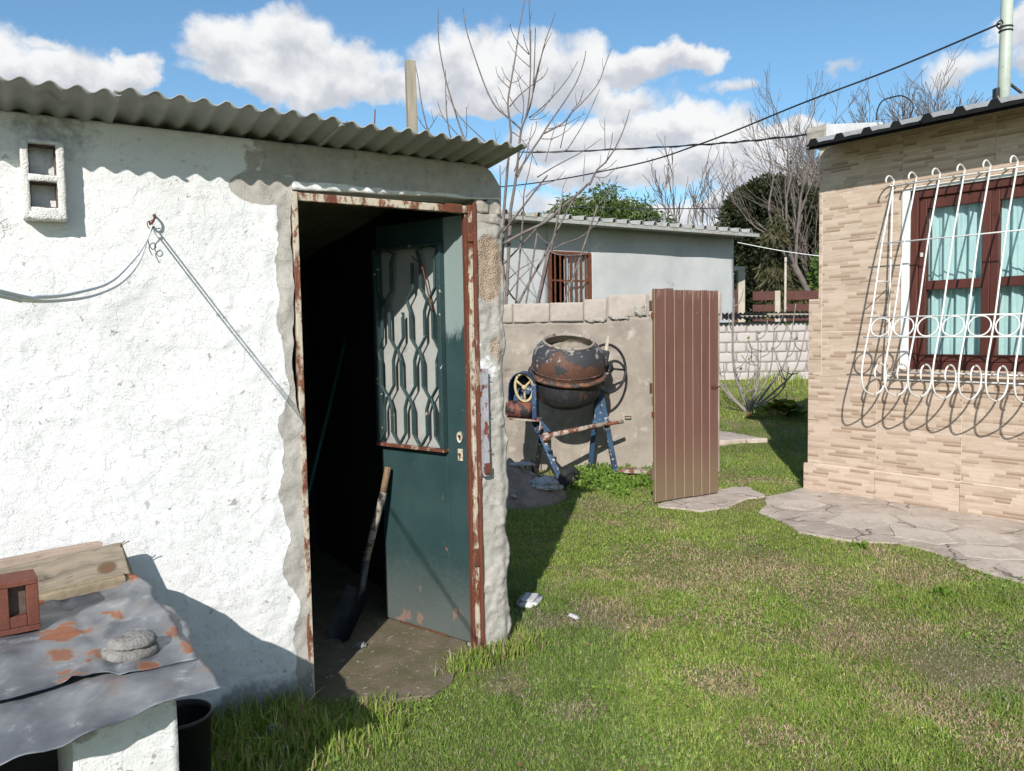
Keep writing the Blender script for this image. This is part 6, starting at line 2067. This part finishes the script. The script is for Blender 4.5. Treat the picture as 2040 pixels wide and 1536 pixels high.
def fig_shrub():
    t = thing('fig_shrub', 'bare grey fig shrub with curved upturned branches in the garden', 'shrub', (3.62, 12.3, .19))
    rr = random.Random(6); mb = MB(); tips = []
    stems = [((-.35, .1), .75), ((-.30, -.1), 1.55), ((-.2, .2), 1.75), ((.15, -.1), 1.2), ((.45, .1), 1.35), ((.70, 0), 1.65), ((.92, .15), 1.3), ((-.55, 0), 1.0), ((.30, .3), 1.0), ((-.1, -.3), .85), ((.55, -.2), .7)]
    for (dx, dy), h in stems:
        P = smooth_pts([(rr.uniform(-.06, .06), rr.uniform(-.06, .06), -.02), (dx * .45, dy * .5, h * .22), (dx * .85, dy * .9, h * .5), (dx + rr.uniform(-.05, .05), dy, h)], 5)
        k = len(P) - 1
        mb.tube(P, [.022 + (.006 - .022) * i / k for i in range(k + 1)], 6)
        tips.append((P[-1], Vector((0, 0, 1))))
        for j in range(rr.randint(2, 4)):
            i = rr.randint(4, k - 1)
            sx = rr.choice((-1, 1)) * rr.uniform(.08, .28); L = rr.uniform(.15, .42)
            Q = smooth_pts([P[i], P[i] + Vector((sx * .6, rr.uniform(-.1, .1), L * .25)), P[i] + Vector((sx, rr.uniform(-.1, .1), L))], 4)
            mb.tube(Q, [.010 - .005 * q / (len(Q) - 1) for q in range(len(Q))], 5)
            tips.append((Q[-1], Vector((0, 0, 1))))
    mb.build('branches', M['fig_bark'], t)
    g2 = np.random.default_rng(3)
    sel = [tp for tp in tips if rr.random() < .4]
    P = np.repeat(np.array([tuple(tp[0]) for tp in sel]), 3, 0)
    D = np.array([0, 0, .8]) + g2.normal(size=P.shape) * .6
    V, F, C = leaf_mesh(P, D, .055 * np.ones(len(P)), np.tile([[.16, .22, .05]], (len(P), 1)), g2, .6)
    link('buds', mesh_np('buds', V, F, False, C), M['leaf'], t)


fig_shrub()


def big_leaf_plant():
    t = thing('broadleaf_plant', 'low broad leaved plant with yellow green and rusty leaves by the house', 'plant', (4.05, 11.75, .15))
    g2 = np.random.default_rng(12); rr = random.Random(12)
    me = []
    for k in range(46):
        a = rr.uniform(0, 6.28); tilt = rr.uniform(.1, 1.0); L = rr.uniform(.14, .26); w = L * .42
        bx, by = rr.gauss(0, .20), rr.gauss(0, .15); bz = rr.uniform(.02, .2)
        vs_ = []
        for i in range(6):
            u = i / 5; ww = w * math.sin(math.pi * (.08 + .9 * u)) ** .8
            z = bz + L * (math.sin(tilt) * u + .2 * u - .55 * u * u)
            x = math.cos(a) * L * u; y = math.sin(a) * L * u
            sx, sy = -math.sin(a) * ww, math.cos(a) * ww
            vs_ += [(bx + x - sx, by + y - sy, z + .25 * ww), (bx + x, by + y, z), (bx + x + sx, by + y + sy, z + .25 * ww)]
        fs = []
        for i in range(5):
            q = 3 * i
            fs += [(q, q + 1, q + 4, q + 3), (q + 1, q + 2, q + 5, q + 4)]
        red = rr.random() < (.45 if bx < -.1 else .1)
        cl = (.22, .10, .05) if red else rr.choice(((.18, .22, .03), (.12, .18, .03), (.26, .27, .05)))
        link('leaf', mesh_np('leaf', np.array(vs_), np.array(fs), True, np.tile([cl], (len(vs_), 1))), M['leaf'], t)


big_leaf_plant()

# ------------------------------------------------------------ grass and weeds
def inside(poly, x, y):
    r = np.zeros(len(x), bool); n = len(poly)
    for i in range(n):
        x1, y1 = poly[i]; x2, y2 = poly[(i + 1) % n]
        c = ((y1 > y) != (y2 > y)) & (x < (x2 - x1) * (y - y1) / (y2 - y1 + 1e-12) + x1)
        r ^= c
    return r


def shed_local(x, y):
    dx, dy = x - SH0.x, y - SH0.y
    return dx * _ca + dy * _sa, -dx * _sa + dy * _ca


def house_local(x, y):
    a = R(HA); dx, dy = x - H0.x, y - H0.y
    return dx * math.cos(a) + dy * math.sin(a), -dx * math.sin(a) + dy * math.cos(a)


def lawn_ok(x, y):
    s, d_ = shed_local(x, y)
    ok = ~((s > -3.4) & (s < .15) & (d_ > -.012) & (d_ < 2.4))
    s0, d0 = s, d_
    s = s + RNG.normal(0, .02, len(s)); d_ = d_ + RNG.normal(0, .02, len(s))
    step = inside([(-.90, .2), (-.90, .02), (-.80, -.03), (-.62, -.17), (-.42, -.23), (-.26, -.13), (-.17, -.0), (-.02, .04), (-.02, .2)], s, d_)
    ok &= ~step
    s, d_ = s0, d0
    ok &= ~((s < -1.53) & (d_ > -1.18) & (d_ < 0))
    xj = x + RNG.normal(0, .040, len(x)); yj = y + RNG.normal(0, .040, len(x))
    ok &= ~inside(PATIO, xj, yj); ok &= ~inside(WALK, xj, yj); ok &= ~inside(PATH2, xj, yj)
    t, q = house_local(x, y)
    ok &= ~((t > 0.0) & (q > -.02) & (q < 5.0))
    ok &= np.hypot((x + .05) / .62, (y - 7.22) / .52) > 1
    wy = 8.5 - (x - 1.2) * math.tan(R(11))
    ok &= ~((x < 2.15) & (y > wy - .03))
    return ok


def straw_field(x, y):
    n = fbm(x * 1.15 + 3, y * 1.15 + 8, 2, 3); n2 = fbm(x * 4.2, y * 4.2, 5, 3)
    dry = .40 * np.exp(-(((x - 2.0) / .9) ** 2 + ((y - 4.9) / .8) ** 2)) + .22 * np.exp(-(((x - 1.3) / .8) ** 2 + ((y - 3.9) / .7) ** 2))
    sp = 0
    for (a, b, r) in ((.50, 6.35, .22), (.75, 6.75, .28), (.95, 6.1, .22), (.12, 3.98, .3), (-.05, 3.25, .22), (.55, 4.2, .3), (.2, 3.1, .18), (1.15, 5.0, .4), (2.3, 8.0, .35), (.85, 3.3, .22), (1.9, 3.6, .3)):
        sp = np.maximum(sp, np.exp(-((x - a) ** 2 + (y - b) ** 2) / r ** 2))
    return sstep(n * .55 + n2 * .55 + dry * .55 + sp * .30, .575, .78)


def blades(name, label, x, y, h, lean, w, colr, z=None):
    n = len(x)
    if z is None: z = gz(x, y) - .002
    a = RNG.uniform(0, 2 * np.pi, n); b = a + RNG.normal(0, .6, n)
    wx, wy = np.cos(a) * w * .5, np.sin(a) * w * .5
    lx, ly = -np.sin(b) * lean * h, np.cos(b) * lean * h
    P = np.stack([x, y, z], -1)
    W = np.stack([wx, wy, 0 * wx], -1); Lv = np.stack([lx, ly, 0 * lx], -1); U = np.stack([0 * x, 0 * x, h], -1)
    mid = P + U * .6 + Lv * .30
    tip = P + U * np.sqrt(np.clip(1 - .35 * lean ** 2, .1, 1))[:, None] + Lv
    V = np.stack([P - W, P + W, mid - W * .75, mid + W * .75, tip], 1).reshape(-1, 3)
    i = np.arange(n)[:, None] * 5
    F = np.concatenate([i + np.array([[0, 1, 3]]), i + np.array([[0, 3, 2]]), i + np.array([[2, 3, 4]])], 0)
    o = link(name, mesh_np(name, V, F, False, np.repeat(colr, 5, 0)), M['grass'])
    o['kind'] = 'stuff'; o['label'] = label; o['category'] = 'grass'
    return o


def sample_lawn():
    X = []; Y = []
    for (y0, y1, dn) in ((1.5, 2.6, 26000), (2.6, 3.6, 22000), (3.6, 5.0, 15000), (5.0, 7.0, 9500), (7.0, 9.5, 6000), (9.5, 16.0, 2300)):
        x0, x1 = -.8 * y1, .86 * y1
        if y0 > 9: x0, x1 = 2.0, 8.0
        if y0 < 5: x0 = max(x0, -1.6)
        n = int((x1 - x0) * (y1 - y0) * dn)
        x = RNG.uniform(x0, x1, n); y = RNG.uniform(y0, y1, n)
        k = (x < .82 * y + .2) & (x > -.55 * y - .1)
        X.append(x[k]); Y.append(y[k])
    x = np.concatenate(X); y = np.concatenate(Y)
    k = lawn_ok(x, y)
    return x[k], y[k]


def palette(n, st, sh=None):
    t = RNG.random(n)[:, None]; u = RNG.random(n)[:, None]
    G1 = np.array([.17, .265, .044]); G2 = np.array([.335, .425, .085]); G3 = np.array([.46, .45, .15])
    S1 = np.array([.52, .39, .25]); S2 = np.array([.38, .27, .17]); S3 = np.array([.60, .49, .34])
    g_ = G1 * (1 - t) + G2 * t
    g_ = np.where(u < .12, G3, g_)
    s_ = S1 * (1 - t) + S2 * t
    s_ = np.where(u < .2, S3, s_)
    pick = (RNG.random(n) < .08 + .66 * st)[:, None]
    return np.where(pick, s_, g_)


def build_grass():
    x, y = sample_lawn()
    st = straw_field(x, y)
    keep = RNG.random(len(x)) < 1 - .30 * st
    x, y, st = x[keep], y[keep], st[keep]
    n = len(x)
    tuft = fbm(x * 2.6, y * 2.6, 9, 3)
    h = (.014 + .022 * RNG.random(n)) * (.70 + .8 * sstep(tuft, .4, .7)) * (1 - .35 * st)
    lean = np.clip(RNG.normal(1.15, .40, n) + .3 * st, .05, 1.65)
    w = RNG.uniform(.0026, .0050, n) * (1 + .06 * np.clip(y - 3, 0, 12))
    tone = (.62 + .42 * fbm(x * 1.7, y * 1.7, 30, 3) + .38 * fbm(x * 8, y * 8, 33, 3))[:, None]
    # cool dark and yellow patches of different grasses
    C = palette(n, st)
    mixd = sstep(fbm(x * .9 + 4, y * .9, 40, 3), .50, .64)[:, None]
    C = C * (1 - .24 * mixd * np.array([1.0, .75, .40])) * tone
    blades('lawn_grass', 'short patchy green and straw coloured lawn', x, y, h, lean, w, C)
    # longer tufts along the shed, the pillar and odd corners
    X = []; Y = []; Hh = []
    def strip(s0, s1, d0, d1, cnt, h0, h1):
        s = RNG.uniform(s0, s1, cnt); d_ = d1 - (d1 - d0) * RNG.random(cnt) ** 1.6
        X.append(SH0.x + _ca * s - _sa * d_); Y.append(SH0.y + _sa * s + _ca * d_); Hh.append(RNG.uniform(h0, h1, cnt))
    strip(-1.5, -.86, -.40, -.02, 1500, .04, .14)
    strip(-.95, -.55, -.42, -.16, 500, .03, .075)
    strip(-.32, .24, -.14, -.005, 1400, .03, .095)
    strip(.02, .30, -.10, .3, 600, .03, .10)
    strip(-1.35, -.6, -.55, -.3, 700, .04, .10)
    x = np.concatenate(X); y = np.concatenate(Y); h = np.concatenate(Hh)
    k = lawn_ok(x, y); x, y, h = x[k], y[k], h[k]; n = len(x)
    blades('tall_grass', 'long rough grass along the foot of the shed', x, y, h, np.clip(RNG.normal(.5, .3, n), .05, 1.2), RNG.uniform(.0035, .0075, n), palette(n, np.full(n, .10)) * .9)
    # garden strip at the back wall, round the gate and the fig
    cnt = 5200
    x = RNG.uniform(2.6, 6.6, cnt); y = RNG.uniform(11.2, 15.95, cnt)
    h = RNG.uniform(.05, .22, cnt) * np.where(y > 15, 1.6, .8) * sstep(fbm(x * 1.5, y * 1.5, 3, 2), .42, .62)
    k = lawn_ok(x, y) & (h > .03); x, y, h = x[k], y[k], h[k]; n = len(x)
    blades('tall_grass', 'tufts of long grass in the back garden by the fig shrub', x, y, h, np.clip(RNG.normal(.5, .3, n), .05, 1.2), RNG.uniform(.008, .016, n), palette(n, np.full(n, .06)))


build_grass()


def weeds():
    """leafy weeds at the foot of the cement wall"""
    g2 = np.random.default_rng(5)
    n = 9000
    x = g2.uniform(.45, 1.6, n); y = g2.uniform(7.15, 8.42, n)
    f = fbm(x * 3, y * 3, 4, 3) + .25 * np.exp(-((x - .85) ** 2 / .12 + (y - 8.0) ** 2 / .15))
    k = (f > .52) & lawn_ok(x, y) & ((y > 7.5) | (x < 1.1))
    x, y, f = x[k], y[k], f[k]
    z = g2.random(len(x)) ** 1.3 * (.03 + .28 * np.clip(f - .5, 0, .4))
    P = np.stack([x, y, z + gz(x, y)], -1)
    D = g2.normal(size=P.shape) + np.array([0, -.4, .55])
    t = g2.random(len(x))[:, None]
    C = np.array([.12, .21, .035]) * (1 - t) + np.array([.24, .36, .07]) * t
    V, F, C4 = leaf_mesh(P, D, g2.uniform(.022, .045, len(x)), C, g2, .75)
    o = link('weeds', mesh_np('weeds', V, F, False, C4), M['leaf'])
    o['kind'] = 'stuff'; o['label'] = 'low leafy weeds round the legs of the concrete mixer'; o['category'] = 'weeds'
    # clover and plantain scattered through the turf in patches
    n = 60000
    x = g2.uniform(-1.0, 4.0, n); y = g2.uniform(1.8, 8.2, n)
    f = fbm(x * 2.2 + 7, y * 2.2, 14, 3)
    k = (f > .60) & (g2.random(n) < .55) & lawn_ok(x, y) & (x < .8 * y + .2)
    x, y, f = x[k], y[k], f[k]
    P = np.stack([x, y, gz(x, y) + g2.uniform(.008, .032, len(x))], -1)
    D = g2.normal(size=P.shape) * np.array([1, 1, .5]) + np.array([0, -.2, .25])
    t = g2.random(len(x))[:, None]
    C = np.array([.13, .23, .04]) * (1 - t) + np.array([.25, .36, .07]) * t
    V, F, C4 = leaf_mesh(P, D, g2.uniform(.008, .024, len(x)), C, g2, .62)
    o = link('lawn_clover', mesh_np('lawn_clover', V, F, False, C4), M['leaf'])
    o['kind'] = 'stuff'; o['label'] = 'clover and small broad leaves growing through the lawn'; o['category'] = 'clover'
    # single broad weeds in the lawn
    for (wx, wy, lab) in ((2.33, 5.32, 'bright green weed rosette at the lawn edge by the patio'), (2.36, 4.32, 'small bright weed in the dry lawn patch')):
        m = 40
        P = np.stack([wx + g2.normal(0, .022, m), wy + g2.normal(0, .022, m), g2.uniform(0, .03, m)], -1)
        D = g2.normal(size=P.shape) + np.array([0, 0, .5])
        V, F, C4 = leaf_mesh(P - np.array([wx, wy, 0]), D, g2.uniform(.03, .055, m), np.tile([[.16, .26, .04]], (m, 1)), g2, .5)
        tag(link('weed', mesh_np('weed', V, F, False, C4), M['leaf'], None, (wx, wy, 0)), lab, 'weed')


weeds()


def litter():
    """a few dead leaves and clippings on the lawn"""
    g2 = np.random.default_rng(77)
    n = 260
    x = g2.uniform(-.6, 3.2, n); y = g2.uniform(2.3, 7.5, n)
    k = lawn_ok(x, y); x, y = x[k], y[k]
    P = np.stack([x, y, gz(x, y) + g2.uniform(.015, .03, len(x))], -1)
    D = g2.normal(size=P.shape) * np.array([1, 1, .15])
    t = g2.random(len(x))[:, None]
    C = np.array([.34, .22, .12]) * (1 - t) + np.array([.20, .12, .065]) * t
    V, F, C4 = leaf_mesh(P, D, g2.uniform(.012, .035, len(x)), C, g2, .5)
    o = link('leaf_litter', mesh_np('leaf_litter', V, F, False, C4), M['leaf'])
    o['kind'] = 'stuff'; o['label'] = 'dead leaves scattered over the lawn'; o['category'] = 'leaves'


litter()
